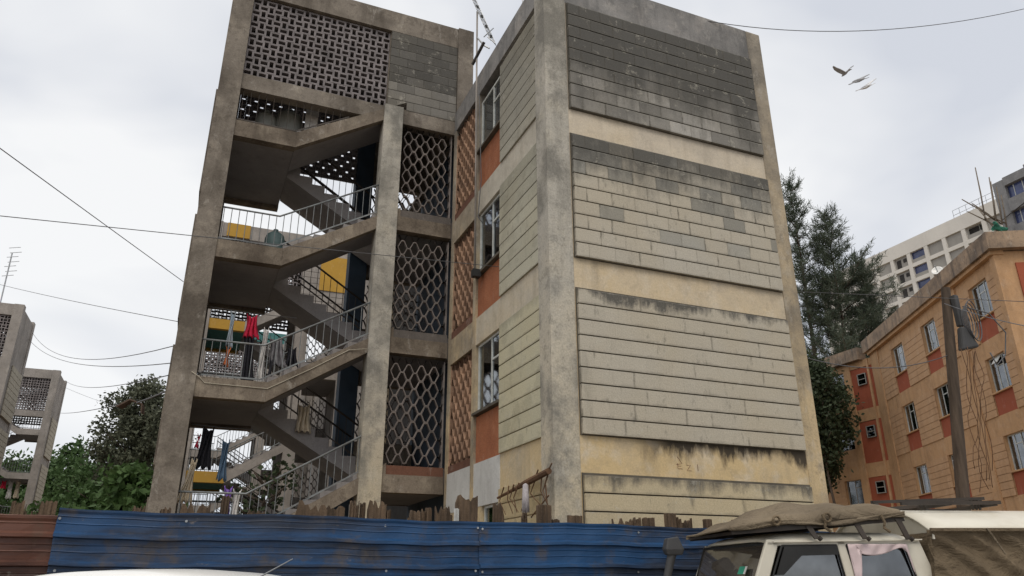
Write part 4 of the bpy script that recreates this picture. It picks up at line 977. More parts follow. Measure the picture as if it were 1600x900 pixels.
# snorkel on the far side
m = MB(); m.tube([(1.94, yf + .05, 1.15), (1.96, yf + .06, 1.52), (2.02, yf + .06, 1.72), (2.05, yf + .06, 1.80)], [.045, .045, .05, .06], 10); sn = m.build('snorkel', 'plastic', tk, smooth=True)
m = MB(); m.add([(1.940, yf - .02, 1.80), (2.160, yf - .02, 1.80), (2.160, yf + .14, 1.80), (1.940, yf + .14, 1.80), (1.970, yf - .01, 1.92), (2.100, yf - .01, 1.94), (2.100, yf + .12, 1.94), (1.970, yf + .12, 1.92), (1.965, yf + .0, 1.74), (2.140, yf + .0, 1.74), (2.140, yf + .12, 1.74), (1.965, yf + .12, 1.74)],
       [(0, 1, 5, 4), (1, 2, 6, 5), (2, 3, 7, 6), (3, 0, 4, 7), (4, 5, 6, 7), (0, 8, 9, 1), (1, 9, 10, 2), (2, 10, 11, 3), (3, 11, 8, 0), (8, 11, 10, 9)]); m.build('snorkel_head', 'plastic', sn, bevel=.012)
m = MB(); m.tube([(2.12, yn - .06, 1.22), (2.10, yn - .20, 1.25)], .015, 6); mi = m.build('mirror_arm', 'black', tk); m = MB(); m.box(2.06, 2.11, yn - .36, yn - .19, 1.16, 1.42); m.build('mirror', 'black', mi, bevel=.02)
# tarpaulin bundle lashed to the rack: a thing of its own
tp = empty('tarpaulin_bundle', (2.85, 8.3, 1.93), trk(2.85, 8.3) + Vector((0, 0, 1.93 - GZ)), -CAMH + TY)
tag(tp, 'tan tarpaulin bundle lashed on the roof rack above the truck cab', 'tarpaulin')
def th(u, v):
    ex = min(1, u / .08) ** .6 * min(1, (1 - u) / .02) ** .4; ey = min(1, v / .02, (1 - v) / .02) ** .5; bow = .5 + .5 * (1 - abs(2 * v - 1) ** 1.6)
    hgt = .03 + .185 * min(1, max(0, (u - .01) / .42)) ** 1.1 - .05 * max(0, (u - .5) / .5)
    crease = .020 * math.sin(11 * u + 6 * v) + .016 * math.sin(23 * u - 11 * v + 1) + .022 * math.sin(6 * v + 9 * u) * (1 - u) - .02 * math.exp(-((u - .62) / .05) ** 2 - ((v - .1) / .12) ** 2)
    return ex * ey * (hgt * bow + crease * .8)
def tfn(u, v):
    x = 2.02 + 1.80 * u + .22 * v * (1 - u); y = yn - .06 + (yf - yn + .12) * v
    return (x, y, RZ(x) + .02 + th(u, v) - .015 * math.sin(17 * u) * (1 if v < .01 or v > .99 else 0))
m = MB(); NU, NV = 60, 34; m.grid(tfn, NU, NV)
o = m.build('tarpaulin', 'tarp', tp, smooth=True); o.modifiers.new('s', 'SOLIDIFY').thickness = .012
for sy in (-1, 1):
    y0 = yn - .062 if sy < 0 else yf + .062
    m = MB(); m.grid(lambda u, v: (2.02 + (.2 if sy > 0 else 0) + (1.80 - (.2 if sy > 0 else 0)) * u, y0 + sy * (.012 * math.sin(9 * u + 3 * v) + .008 * v), RZ(2.02 + 1.8 * u) + .055 + .015 * math.sin(7 * u) - v * (.045 + .015 * math.sin(13 * u))), 40, 4)
    o = m.build('tarpaulin_skirt', 'tarp', tp, smooth=True); o.modifiers.new('s', 'SOLIDIFY').thickness = .008
for x in (2.95, 3.55):
    m = MB(); m.tube([(x, yn - .09, 2.06), (x + .02, yn - .10, 1.99), (x + .01, yn - .09, 1.94), (x + .06, yn - .10, 1.90)], .014, 6); m.build('lashing', 'canvas', tp)
for x, z in ((2.48, 2.0), (2.99, 2.03)):
    m = MB(); m.grid(lambda u, v: (x + (.035 + .012 * math.cos(v * 6.28)) * math.cos(u * 6.28), yn - .10 + .02 * math.sin(v * 6.28), z + (.04 + .012 * math.cos(v * 6.28)) * math.sin(u * 6.28)), 12, 6); m.build('rope_knot', 'canvas', tp, smooth=True)

# white car at the lower left (only its roof reaches the picture)
cr_ = empty('parked_car', (-2.28, 6.0, GZ), street(-2.28, 6.0), -CAMH); tag(cr_, 'white car parked against the fence, only its roof showing', 'car')
hw = .82
def carsec(y):
    """half-width at belt and roof height along the car"""
    return 0
prof = [(4.15, .62), (4.18, 1.0), (4.30, 1.12), (4.55, 1.50), (4.72, 1.545), (5.2, 1.56), (5.9, 1.55), (6.15, 1.50), (6.75, 1.08), (7.55, .98), (7.85, .80), (7.9, .45)]
m = MB(); m.grid(lambda u, v: (lambda P: (-2.28 + hw * (2 * u - 1) * (.80 + .0 * 0 if P[1] > 1.3 else .98), P[0], P[1] - .05 * abs(2 * u - 1) ** 3.0))(prof[round(v * (len(prof) - 1))]), 18, len(prof) - 1)
o = m.build('roof_shell', 'whitecar', cr_, smooth=True); o.modifiers.new('s', 'SOLIDIFY').thickness = .02
for s in (-1, 1):
    m = MB(); m.prism([(4.15, .35), (4.15, .98), (4.3, 1.02), (6.8, 1.0), (7.8, .85), (7.9, .35), (7.6, .22), (4.4, .22)], -2.28 + s * (hw - .06), -2.28 + s * hw, 0); bd = m.build('body_side', 'whitecar', cr_, bevel=.02)
    m = MB(); m.add([(-2.28 + s * hw * .97, 4.45, 1.03), (-2.28 + s * hw * .97, 6.7, 1.03), (-2.28 + s * hw * .80, 6.05, 1.44), (-2.28 + s * hw * .80, 4.68, 1.45)], [(0, 1, 2, 3)]); o = m.build('side_window', 'carglass', cr_, fix=False); o.modifiers.new('s', 'SOLIDIFY').thickness = .01
    for y in (4.75, 7.1):
        m = MB(); xc = -2.28 + s * (hw - .09); m.grid(lambda u, v: (xc - .09 + .18 * v, y + (.30 - .04 * abs(2 * v - 1) ** 3) * math.cos(u * 6.2832), GZ + .30 + (.30 - .04 * abs(2 * v - 1) ** 3) * math.sin(u * 6.2832)), 20, 6, True); wl = m.build('wheel', 'black', cr_, smooth=True)
        m = MB(); m.tube([(xc + s * .07, y, GZ + .3), (xc + s * .1, y, GZ + .3)], .19, 16); m.build('rim', 'steel', wl)
    m = MB(); m.tube([(-2.28 + s * .62, 4.17, .86), (-2.28 + s * .62, 4.12, .86)], .09, 12); m.build('tail_light', 'c_red', cr_)
m = MB(); m.add([(-2.28 - .62, 4.325, 1.14), (-2.28 + .62, 4.325, 1.14), (-2.28 + .58, 4.52, 1.44), (-2.28 - .58, 4.52, 1.44)], [(0, 1, 2, 3)]); o = m.build('rear_window', 'carglass', cr_, fix=False); o.modifiers.new('s', 'SOLIDIFY').thickness = .012
m = MB(); m.box(-2.28 - hw + .02, -2.28 + hw - .02, 4.06, 4.2, .3, .55); m.build('bumper', 'whitecar', cr_, bevel=.04)
m = MB(); m.tube([(-1.70, 5.0, 1.46), (-1.56, 5.0, 1.52), (-1.385, 5.0, 1.615)], [.006, .005, .003], 6); m.build('aerial', 'steel', cr_)

# ------------------------------------------------------------------ vegetation
def blades(m, c, n, r, ln, wd, rnd, droop=0., up=0.):
    for _ in range(n):
        d = Vector((rnd.gauss(0, 1), rnd.gauss(0, 1), rnd.gauss(0, 1) + up)).normalized(); p = c + Vector((rnd.gauss(0, r), rnd.gauss(0, r), rnd.gauss(0, r)))
        l = ln * rnd.uniform(.6, 1.3); s = d.cross(Vector((rnd.gauss(0, 1), rnd.gauss(0, 1), rnd.gauss(0, 1)))).normalized() * wd * rnd.uniform(.7, 1.3)
        q = p + d * l + Vector((0, 0, -droop * l))
        mid = (p + q) / 2
        m.add([p, mid + s, q, mid - s], [(0, 1, 2, 3)], True)
def tree_thing(name, base, label, group=None):
    o = empty(name, base); tag(o, label, 'tree', group); return o
def limb_tree(name, label, base, height, spread, mat, seed, nb=40, leaf=.28, lw=.10, per=70, trunk_r=.22, low=.25, bark='bark', shape=lambda t: math.sin(math.pi * min(1, t * .85 + .12)), upw=.5, clump=.45, group=None, cat='tree'):
    rnd = random.Random(seed); base = Vector(base); o = empty(name, base); tag(o, label, cat, group)
    top = base + Vector((rnd.uniform(-.4, .4), rnd.uniform(-.4, .4), height * .92)); axis = [base + (top - base) * t + Vector((.25 * math.sin(5 * t + seed), .2 * math.sin(4 * t), 0)) for t in [i / 8 for i in range(9)]]
    m = MB(); m.tube(axis, [trunk_r * (1 - .85 * i / 8) for i in range(9)], 8); m.build('trunk', bark, o, smooth=True)
    lb = MB(); lf = MB()
    for i in range(nb):
        t = low + (1 - low) * (i + rnd.random()) / nb; k = min(7, int(t * 8)); p = axis[k] + (axis[k + 1] - axis[k]) * (t * 8 - k)
        a = i * 2.399 + rnd.uniform(-.4, .4); ln = spread * shape((t - low) / (1 - low)) * rnd.uniform(.55, 1.12)
        d = Vector((math.cos(a), math.sin(a), upw * rnd.uniform(.4, 1.4))).normalized(); pts = [p, p + d * ln * .5 + Vector((0, 0, -.03 * ln)), p + d * ln + Vector((0, 0, .05 * ln))]
        lb.tube(pts, [.05 * trunk_r / .22, .032, .012], 5)
        nc = max(2, int(ln / clump * 1.3))
        for j in range(nc):
            f = (j + .6) / nc; c = pts[0] + (pts[2] - pts[0]) * (.25 + .78 * f)
            blades(lf, c + Vector((rnd.gauss(0, .18), rnd.gauss(0, .18), rnd.gauss(0, .14))) * clump * 2, int(per * rnd.uniform(.5, 1.2)), clump * .42, leaf, lw, rnd)
    tag(lb.build('limbs', bark, o, smooth=True), kind='stuff'); lf.build('crown', mat, o, fix=False)
    return o
# feathery conifer between the gable and the orange block
def casuarina(base, height, spread, seed, label, nb=80, low=.42, lean=(0, 0), ns=1.):
    rnd = random.Random(seed); base = Vector(base); o = empty('casuarina_tree', base); tag(o, label, 'tree')
    axis = [base + Vector((.3 * math.sin(3 * t) + lean[0] * t ** .7, .2 * math.sin(4 * t) + lean[1] * t ** .7, height * t)) for t in [i / 10 for i in range(11)]]
    m = MB(); m.tube(axis, [.28 * (1 - .93 * i / 10) for i in range(11)], 8); m.build('trunk', 'bark', o, smooth=True)
    lb = MB(); lf = MB()
    for i in range(nb):
        t = low + (.99 - low) * (i + rnd.random()) / nb; k = min(9, int(t * 10)); p = axis[k] + (axis[k + 1] - axis[k]) * (t * 10 - k)
        tt = (t - low) / (1 - low)
        a = i * 2.399 + rnd.uniform(-.5, .5); ln = spread * (min(1, .45 + 1.6 * tt) * (1.06 - tt) ** .8) * rnd.choice((.45, .7, .9, 1.0, 1.45)) * rnd.uniform(.8, 1.1)
        d = Vector((math.cos(a), math.sin(a), rnd.uniform(.2, .9))).normalized()
        pts = [p, p + d * ln * .55, p + d * ln + Vector((0, 0, .12 * ln))]; lb.tube(pts, [.05, .03, .01], 5)
        n = int(ln / .24 / ns ** .5) + 2
        for j in range(n):
            f = .2 + .82 * j / n; c = (pts[0] + (pts[1] - pts[0]) * f * 2) if f < .5 else pts[1] + (pts[2] - pts[1]) * (f - .5) * 2
            if rnd.random() < .18: continue
            sd_ = (d * .6 + Vector((rnd.gauss(0, .7), rnd.gauss(0, .7), rnd.uniform(.0, .9)))).normalized(); tl = rnd.uniform(.4, 1.15) * ns ** .5
            for q in range(46):
                s = c + sd_ * tl * rnd.random() + Vector((rnd.gauss(0, .09), rnd.gauss(0, .09), rnd.gauss(0, .09)))
                e = (sd_ * .8 + Vector((rnd.gauss(0, .6), rnd.gauss(0, .6), rnd.gauss(.1, .5)))).normalized() * rnd.uniform(.14, .32) * ns
                w_ = e.cross(Vector((rnd.gauss(0, 1), rnd.gauss(0, 1), rnd.gauss(0, 1)))).normalized() * .012 * ns
                lf.add([s - w_, s + w_, s + e + w_ * .6, s + e - w_ * .6], [(0, 1, 2, 3)], True)
    tag(lb.build('limbs', 'bark', o, smooth=True), kind='stuff'); lf.build('crown', 'conifer', o, fix=False)
casuarina((38.7, 38.0, GZ), 29.8, 3.2, 3, 'tall feathery dark tree whose tip shows right beside the gable edge', 66, .42, (0, 0), 1.5)
casuarina((40.8, 37.1, GZ), 26.9, 4.0, 9, 'broad feathery dark tree, middle one behind the shaded orange wing', 84, .40, (0, 0), 1.5)
casuarina((42.6, 36.4, GZ), 22.6, 3.6, 14, 'lower feathery tree against the white high rise, rightmost of three', 64, .40, (0, 0), 1.5)
limb_tree('shade_tree', 'dusty dark crowned tree rising above the green bushes left of the stair tower', (-3.0, 50.2, GZ), 13.6, 2.7, 'darkleaf', 21, nb=64, per=95, leaf=.21, lw=.075, trunk_r=.35, low=.45, clump=.62)
for i, (b, hgt, sp, mt_, lb_, lf_) in enumerate([((-12.35, 83.3, GZ), 13.2, 4.2, 'leaf', 'green tree behind the foot of the farther left tower', .42), ((-9.6, 79.5, GZ), 14.0, 4.0, 'leaf', 'rounded green tree just right of the farther left tower', .42),
        ((-6.9, 74.7, GZ), 13.0, 3.6, 'leaf', 'green tree under the left side of the dusty dark crown', .40), ((-4.0, 67, GZ), 11.8, 3.4, 'leaf', 'deep green tree under the right side of the dusty dark crown', .38), ((-15.9, 84.7, GZ), 13.0, 4.2, 'leaf', 'green tree seen in the gap between the two left towers', .42),
        ((-1.75, 28.9, GZ), 5.4, 1.7, 'broad', 'light green broad leaved tree hard against the stair tower', .30), ((-3.3, 34, GZ), 5.2, 2.3, 'leaf', 'mid green bush left of the broad leaved tree above the blue sheet', .22),
        ((-5.0, 39.2, GZ), 5.0, 2.2, 'broad', 'low bright green bush at the left end of the blue sheet', .24), ((-1.6, 23.5, GZ), 3.0, 1.1, 'broad', 'small yellowish green bush beside the tower foot', .22)]):
    limb_tree('bushy_tree', lb_, b, hgt, sp, mt_, 31 + i, nb=46, per=44, leaf=lf_, lw=lf_ * .33, trunk_r=.012 * hgt + .05, low=.22, clump=.42 if hgt < 9 else .8, upw=.25)
# creeper on the lowest flight
limb_tree('creeper_bush', 'dark straggling creeper growing over the lowest stair flight', (1.55, 15.1, GZ), 3.9, .75, 'creeper', 71, nb=26, per=9, leaf=.11, lw=.045, trunk_r=.03, low=.45, clump=.25, cat='plant')
limb_tree('creeper_bush', 'dark leafy tree shading the orange wing next to the gable edge', (29.8, 30.3, GZ), 13.6, 2.5, 'creeper', 77, nb=90, per=50, leaf=.22, lw=.07, trunk_r=.12, low=.42, clump=.5, cat='tree')

limb_tree('shade_tree', 'small dark leafy tree standing before the red panels of the shaded wing', (29.5, 28.7, GZ), 12.9, 1.7, 'creeper', 83, nb=44, per=44, leaf=.22, lw=.07, trunk_r=.10, low=.58, clump=.45)

# ------------------------------------------------------------------ pole, wires, antennas
def wire(label, a, b, sag=.0, r=.012, mid=None, name='cable', group=None, mat='wire'):
    a, b = Vector(a), Vector(b); n = 22; pts = []
    for i in range(n + 1):
        t = i / n; p = a + (b - a) * t
        if mid is not None: p = a * (1 - t) ** 2 + Vector(mid) * 2 * t * (1 - t) + b * t * t
        p = p + Vector((0, 0, -sag * 4 * t * (1 - t))); pts.append(tuple(p))
    m = MB(); m.tube(pts, r, 5); o = m.build(name, mat, smooth=True); tag(o, label, 'cable', group); return o
wire('thick cable dropping steeply from the top left sky to the tower edge', (-7.10, -2.4, 5.146), (-.64, 14.7, 6.808), .02, .0065)
wire('long wire crossing in front of the stair tower to the side window', (-17.8, 6.886, 3.509), (4.62, 11.557, 6.74), .03, .006)
wire('thin pale wire sloping to the tower edge at mid height', (-7.83, 30, 11.42), (-.62, 14.75, 6.02), .05, .007)
wire('upper of two wires from the nearer left tower', (-9.0, 45.9, 14.0), (-.62, 14.75, 5.544), .75, .009)
wire('lower of two wires from the nearer left tower', (-9.05, 45.6, 13.55), (-.62, 14.75, 5.212), .55, .009)
wire('upper wire from the farther left tower', (-9.0, 59.2, 14.45), (-.62, 14.75, 4.984), .35, .010)
wire('wire from the farther left tower slanting down into the dark tree', (-9.0, 59.9, 14.1), (-3.2, 49, 10.6), .1, .009)
wire('slack black cable from the first landing down to the rusty hood', (-.05, 14.6, 5.08), (-1.2, 16.6, 4.80), .05, .018)
wire('wire rising from the farther left tower to the rusty hood', (-9.0, 59.9, 12.3), (-1.34, 17.9, 5.10), .1, .012)
wire('wire sagging across the sky from the gable parapet to the right', (7.3, 9.75, 11.97), (17.2, 8, 14.163), 0, .008, (11.2, 9.0, 11.5))
wire('wire from the gable edge across the orange facade', (9.56, 9.7, 6.33), (11.94, .45, 2.99), .0, .005)
wire('service wire from the timber pole out to the right', (13.3, 9.5, 6.55), (9.75, 5.66, 4.4), .05, .007)
wire('wire from the lower gable edge to the timber pole', (9.56, 9.8, 5.17), (13.2, 9.6, 5.5), .25, .009)
pl = empty('utility_pole', (12.62, 9.9, GZ)); tag(pl, 'leaning dark timber utility pole in front of the orange block', 'pole')
m = MB(); m.tube([(12.58, 9.9, GZ), (12.95, 9.73, 2.8), (13.46, 9.52, 6.9)], [.125, .115, .085], 12); m.build('shaft', 'pole', pl, smooth=False)
m = MB()
for k in range(5):
    rr = .12 + .025 * k; m.tube([(13.52 + .03 * k + rr * .8 * math.cos(a), 9.30 - .02 * k, 6.15 + rr * 1.9 * math.sin(a)) for a in [i * .3307 for i in range(20)]], .011, 5)
m.build('cable_coil', 'wire', pl, smooth=True)
m = MB(); m.add([(13.36, 9.30, 6.04), (13.50, 9.26, 6.0), (13.66, 9.22, 5.62), (13.30, 9.32, 5.54), (13.36, 9.42, 6.02), (13.50, 9.40, 5.98), (13.64, 9.40, 5.62), (13.30, 9.46, 5.54)],
      [(0, 1, 2, 3), (4, 7, 6, 5), (0, 4, 5, 1), (1, 5, 6, 2), (2, 6, 7, 3), (3, 7, 4, 0)]); m.build('cable_bag', 'plastic', pl, bevel=.04)
m = MB(); m.box(13.40, 13.52, 9.33, 9.44, 6.05, 6.70); m.build('meter_box', 'plastic', pl, bevel=.02)
rnd = random.Random(5)
for k in range(7):
    x = 13.22 + .07 * k; pts = []; z = 5.5 + .1 * rnd.random(); zz = z
    for i in range(14):
        pts.append((x + .035 * math.sin(i * .7 + k * 2) * (1 + i * .1) - .03 * i, 9.28 + .04 * math.cos(i + k), zz)); zz -= rnd.uniform(.12, .26)
    m = MB(); m.tube(pts, .006, 4); m.build('loose_cable', 'vine', pl, smooth=True)
m = MB(); m.tube([(13.52, 9.3, 6.45), (13.95, 9.1, 6.30), (14.15, 9.0, 5.9), (14.05, 9.05, 5.45), (13.85, 9.12, 5.25), (13.78, 9.15, 5.5)], .013, 6); m.build('loose_cable', 'wire', pl, smooth=True)
# roof antenna on its mast strapped to the side wall
an = empty('roof_antenna', (4.55, 12.72, 6.95)); tag(an, 'ladder shaped aerial on a tall pipe mast strapped to the side wall', 'antenna')
m = MB(); m.tube([(4.56, 12.68, 6.95), (4.56, 12.75, 10), (4.55, 12.79, 13.5)], .021, 8); m.build('mast', 'towergrey', an, smooth=True)
bm0, bm1 = Vector((4.40, 12.85, 14.05)), Vector((4.86, 12.60, 12.62))
for i in (0, 1):
    o_ = Vector((.10 * (i - .5), .03 * (i - .5), .03 * i)); m = MB(); m.tube([tuple(bm0 + o_), tuple(bm1 + o_)], .010, 5); m.build('boom', 'steel', an)
for i in range(15):
    c = bm0 + (bm1 - bm0) * (i / 14); v = Vector((.15, .05, -.10 - .02 * (i % 2))); m = MB(); m.tube([tuple(c - v * .6), tuple(c + v * .9)], .006, 4); m.build('rod', 'steel', an)
for i in range(5):
    c = bm0 + (bm1 - bm0) * (i * .2 + .1); m = MB(); m.box(c.x - .025, c.x + .035, c.y - .02, c.y + .02, c.z - .03, c.z + .03); m.build('clip', 'black', an)
m = MB(); m.bar((4.50, 12.9, 12.10), (4.62, 12.5, 12.45), .05, .05); m.build('bracket', 'rackmetal', an)
m = MB(); m.tube([(4.55, 12.76, 12.75), (4.70, 12.72, 12.55), (4.80, 12.65, 12.45)], .02, 6); m.build('bracket', 'steel', an)
for a, b in (((4.70, 12.75, 12.80), (4.86, 12.55, 12.95)), ((4.74, 12.6, 12.7), (4.88, 12.5, 12.5))):
    m = MB(); m.tube([a, b], .012, 5); m.build('rod', 'steel', an)
m = MB(); m.box(4.50, 4.66, 12.60, 12.74, 6.95, 7.10); m.build('junction_box', 'black', an)
m = MB(); m.tube([(4.55, 12.60, 11.4), (4.58, 12.45, 9.0), (4.56, 12.55, 8.2), (4.6, 12.3, 7.9)], .010, 5); m.build('aerial_lead', 'wire', an, smooth=True)
la = empty('roof_antenna', (-10.75, 45.7, 14.5)); tag(la, 'thin aerial mast on the nearer left tower roof', 'antenna')
m = MB(); m.tube([(-10.75, 45.7, 14.0), (-10.85, 45.8, 18.4)], .04, 6); m.build('mast', 'steel', la)
for i in range(7):
    z = 17.0 + i * .28; m = MB(); m.tube([(-11.05 + .1 * (i % 2), 45.8, z), (-10.5 + .1 * (i % 2), 45.7, z + .1)], .018, 4); m.build('rod', 'steel', la)
m = MB(); m.tube([(-11.6, 45.6, 15.0), (-10.6, 45.7, 15.0)], .03, 5); m.build('stay', 'steel', la)
m = MB(); m.tube([(4.74, 10.6, 11.6), (4.72, 10.85, 13.6)], .012, 6); tag(m.build('roof_rod', 'steel'), 'thin steel rod standing on the side parapet', 'rod')
# rusty lamp hood on the cable
m = MB(); m.add([(-1.66, 17.6, 4.90), (-1.42, 17.6, 5.08), (-1.16, 17.6, 5.0), (-1.14, 17.6, 4.80), (-1.56, 17.9, 4.92), (-1.38, 17.9, 5.10), (-1.13, 17.9, 5.01), (-1.10, 17.9, 4.82)],
      [(0, 1, 5, 4), (1, 2, 6, 5), (2, 3, 7, 6)]); o = m.build('lamp_hood', 'rust', fix=False); o.modifiers.new('s', 'SOLIDIFY').thickness = .03; tag(o, 'bent rusty sheet hood hanging on cables before the dark tree', 'lamp')

# ------------------------------------------------------------------ washing and clutter on the landings
def cloth(name, label, x0, x1, y, zt, zb, mat, taper=0., skew=0., fold=3., cat='clothing', group='washing hung in the stair tower', split=False):
    m = MB(); m.grid(lambda u, v: ((x0 + x1) / 2 + (x1 - x0) * (u - .5) * (1 - taper * (1 - v)) + skew * v + .02 * math.sin(4 * v + u * 3), y + .05 * math.sin(fold * 6.28 * u + 2 * v) + .02 * math.sin(9 * u), zt + (zb - zt) * v * (1 - .04 * math.sin(fold * 6.28 * u)) - (.08 * math.sin(math.pi * u) * (1 - v))), 22, 12)
    o = m.build(name, mat, smooth=True); o.modifiers.new('s', 'SOLIDIFY').thickness = .012; tag(o, label, cat, group); return o
cloth('shirt', 'crimson top bunched on the second landing line', .56, .84, 15.3, 6.52, 6.02, 'c_red', .3, .05)
cloth('trousers', 'black trousers hanging full length on the second landing', .58, .80, 15.34, 6.12, 5.03, 'c_dark', .1, .10)
cloth('scarf', 'pale blue patterned strip hanging on the second landing', .30, .40, 15.3, 6.55, 5.80, 'c_paleblue', 0, 0, 1)
cloth('scarf', 'orange red tail end of the hanging strip', .30, .38, 15.32, 5.80, 5.40, 'c_orangecl', 0, .0, 1)
cloth('towel', 'white and grey towel beside the black trousers', .94, 1.10, 15.3, 6.28, 5.08, 'c_whitecloth', .5, -.02, 2)
cloth('shirt', 'grey patterned shirt behind the white towel', 1.06, 1.40, 15.5, 6.15, 5.55, 'c_grey', .3, .1)
cloth('jacket', 'dark blue jacket low on the second flight', 1.45, 1.70, 15.6, 6.02, 5.60, 'c_dark', .3, .05)
cloth('towel', 'black towel over the second landing rail', 1.12, 1.22, 15.2, 5.65, 5.08, 'c_dark', .3, 0, 1)
cloth('jacket', 'black jacket hung under the second landing', .06, .34, 15.3, 4.20, 3.42, 'c_dark', .3, -.02)
cloth('shirt', 'red strip of cloth beside the hanging black jacket', .01, .06, 15.28, 4.05, 3.78, 'c_red', 0, 0, 1)
cloth('skirt', 'cream and pink skirt flaring over the first landing rail', -.10, .16, 15.0, 3.55, 2.78, 'c_cream', .7, -.08, 4)
cloth('jeans', 'faded blue jeans hanging on the first landing', .46, .62, 15.3, 3.98, 3.22, 'c_denim', .2, 0, 2)
cloth('towel', 'purple striped towel low behind the fence timbers', .60, .74, 15.1, 3.10, 2.45, 'c_purple', 0, .02, 2)
cloth('towel', 'white towel next to the purple striped one', .76, .90, 15.1, 3.05, 2.45, 'c_whitecloth', 0, .02, 2)
cloth('blouse', 'pinkish patterned blouse on the upper rail of the first stair', 1.85, 2.15, 16.1, 4.95, 4.35, 'c_cream', .2, .05)
m = MB(); m.tube([(-.1, 15.3, 6.57), (.7, 15.3, 6.54), (1.6, 15.45, 6.6)], .006, 4); tag(m.build('clothes_line', 'wire'), 'thin washing line under the third landing', 'line')
m = MB(); m.tube([(-.1, 15.3, 4.22), (.4, 15.3, 4.19), (1.0, 15.45, 4.22)], .006, 4); tag(m.build('clothes_line', 'wire'), 'thin washing line under the second landing', 'line')
for i, (x, z, s_, mt_, lb_) in enumerate([(-12.4, 7.3, .7, 'c_whitecloth', 'white sheet'), (-11.6, 7.3, .5, 'c_paleblue', 'pale blue shirt'), (-11.0, 7.35, .3, 'c_red', 'small red shirt'), (-10.6, 7.35, .3, 'c_whitecloth', 'short white vest'), (-10.2, 7.4, .3, 'c_cream', 'cream trousers')]):
    cloth('washing', lb_ + ' on the line in the far left tower', x, x + s_, 57.3, z, z - (1.1 if i != 2 else .5), mt_, .2, 0, 2, group='washing in the far left tower')
def drum(label, x, y, z, r, hgt, mat, dome=.25):
    m = MB(); pr = [(0.001, 0), (r * .95, 0), (r, .04), (r * .97, hgt * .33), (r, hgt * .36), (r * .97, hgt * .66), (r, hgt * .7), (r * .98, hgt), (r * .85, hgt + dome * .5), (r * .5, hgt + dome * .85), (.001, hgt + dome)]
    m.grid(lambda u, v: (x + pr[round(v * 10)][0] * math.cos(u * 6.2832), y + pr[round(v * 10)][0] * math.sin(u * 6.2832), z + pr[round(v * 10)][1]), 26, 10, True)
    o = m.build('water_drum', mat, smooth=True, base=True); tag(o, label, 'drum'); 
    m = MB(); m.tube([(x, y, z + hgt + dome - .02), (x, y, z + hgt + dome + .05)], r * .25, 12); m.build('lid', mat, o)
drum('small round topped grey drum behind the top landing slot', .47, 15.65, 10.57, .24, .72, 'tank', .22)
drum('large round topped grey drum behind the top landing slot', .98, 15.75, 10.57, .33, .88, 'tank', .28)
m = MB(); m.box(1.30, 1.58, 15.3, 15.34, 10.78, 11.9); tag(m.build('board', 'c_whitecloth', bevel=.01), 'pale board leaning beside the drums on the top landing', 'board')
drum('squat teal drum on the third landing', 1.0, 15.9, 7.79, .22, .7, 'teal', .2)
m = MB(); m.box(1.95, 2.35, 15.5, 15.9, 6.3, 6.32); 
# dry branch, mop and twigs on the ground storey wall
br = empty('dry_branch', (4.55, 10.4, 2.6)); tag(br, 'rough dry branch with dangling twigs propped along the ochre side wall', 'branch')
m = MB(); m.tube([(4.57, 11.45, 2.69), (4.56, 10.7, 2.76), (4.54, 10.2, 2.80), (4.50, 9.40, 2.86)], [.02, .03, .05, .045], 8); m.build('stem', 'vine', br)
for k in range(9):
    y = 9.5 + k * .2; m = MB(); m.tube([(4.53, y, 2.82), (4.50, y + rnd.uniform(-.15, .15), 2.62), (4.52, y + rnd.uniform(-.25, .25), 2.40)], [.012, .008, .005], 4); m.build('twig', 'vine', br)
for a, b in (((4.52, 9.5, 2.85), (4.5, 9.3, 2.95)), ((4.52, 9.9, 2.82), (4.5, 9.75, 2.92)), ((4.54, 9.6, 2.7), (4.54, 9.5, 2.1)), ((4.54, 9.5, 2.55), (4.54, 10.1, 2.3))):
    m = MB(); m.tube([a, b], .010, 4); m.build('twig', 'vine', br)
mo = empty('mop', (4.46, 10.05, 2.35)); tag(mo, 'white string mop standing upside down against the side wall', 'mop')
m = MB(); m.tube([(4.44, 10.12, 1.2), (4.44, 10.06, 2.72)], .014, 6); m.build('handle', 'wood', mo)
m = MB()
for k in range(26):
    a = k * .2417; r0 = .02 + .03 * rnd.random(); m.tube([(4.44, 10.06, 2.76), (4.44 + .03 * math.cos(a), 10.06 + .04 * math.sin(a), 2.74), (4.44 + .04 * math.cos(a), 10.06 + .055 * math.sin(a), 2.55), (4.44 + .045 * math.cos(a), 10.06 + .06 * math.sin(a), 2.33 + .09 * rnd.random())], .008, 5)
m.build('mop_head', 'mop', mo, smooth=True)

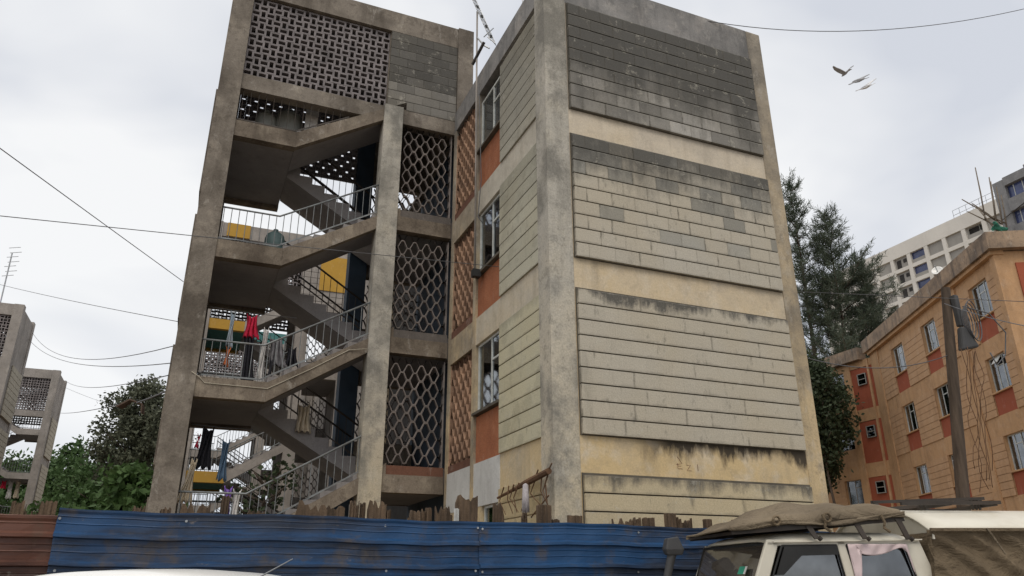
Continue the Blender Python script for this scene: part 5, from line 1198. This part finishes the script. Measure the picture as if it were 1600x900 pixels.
# ------------------------------------------------------------------ birds
def bird(label, c, fw, up, span, mat, dihedral, asym=0.):
    c = Vector((0, 0, 1.5)) + (Vector(c) - Vector((0, 0, 1.5))) * .5; f = Vector(fw).normalized(); u = Vector(up); u = (u - f * u.dot(f)).normalized(); s = f.cross(u)
    o = empty('bird', c); tag(o, label, 'bird', 'birds circling in the sky')
    m = MB(); m.tube([tuple(c + f * span * t) for t in (-.20, -.12, 0, .10, .17, .21)], [span * k for k in (.012, .03, .055, .045, .03, .006)], 8); m.build('body', mat, o, smooth=True)
    m = MB(); m.add([tuple(c - f * span * .12 + s * span * .02), tuple(c - f * span * .12 - s * span * .02), tuple(c - f * span * .28 - s * span * .07), tuple(c - f * span * .28 + s * span * .07)], [(0, 1, 2, 3)])
    t_ = m.build('tail', mat, o, fix=False); t_.modifiers.new('s', 'SOLIDIFY').thickness = .02
    for sg in (-1, 1):
        d = dihedral + asym * sg; pts = []
        for k, (x, lead, trail, lift) in enumerate([(.03, .09, -.08, 0), (.22, .13, -.06, .5), (.38, .10, -.04, .8), (.52, .0, -.06, 1.0)]):
            b_ = c + s * sg * span * x + u * span * d * lift; pts += [b_ + f * span * lead, b_ + f * span * trail]
        m = MB(); m.add([tuple(p) for p in pts], [(0, 2, 3, 1), (2, 4, 5, 3), (4, 6, 7, 5)]); w_ = m.build('wing', mat, o, fix=False); w_.modifiers.new('s', 'SOLIDIFY').thickness = .03
CR = Vector((math.cos(CAMH), -math.sin(CAMH), 0)); CF = Vector((math.sin(CAMH), math.cos(CAMH), 0)); UP = Vector((0, 0, 1))
bird('grey bird with raised wings, topmost of the three', (53.1, 42.7, 47.0), CF * .9 - CR * .3, UP + CR * -.25, 1.25, 'bird', .30)
bird('dark grey bird gliding with wings spread along a slant', (54.2, 42.3, 46.2), CF * .8 - CR * .55 + UP * .25, UP * .8 - CF * .3 - CR * .45, 1.7, 'bird', .02)
bird('pale bird gliding just below the dark one', (55.3, 42.5, 45.9), CF * .8 - CR * .4 + UP * .2, UP * .8 - CF * .3 - CR * .5, 1.6, 'palebird', .06)
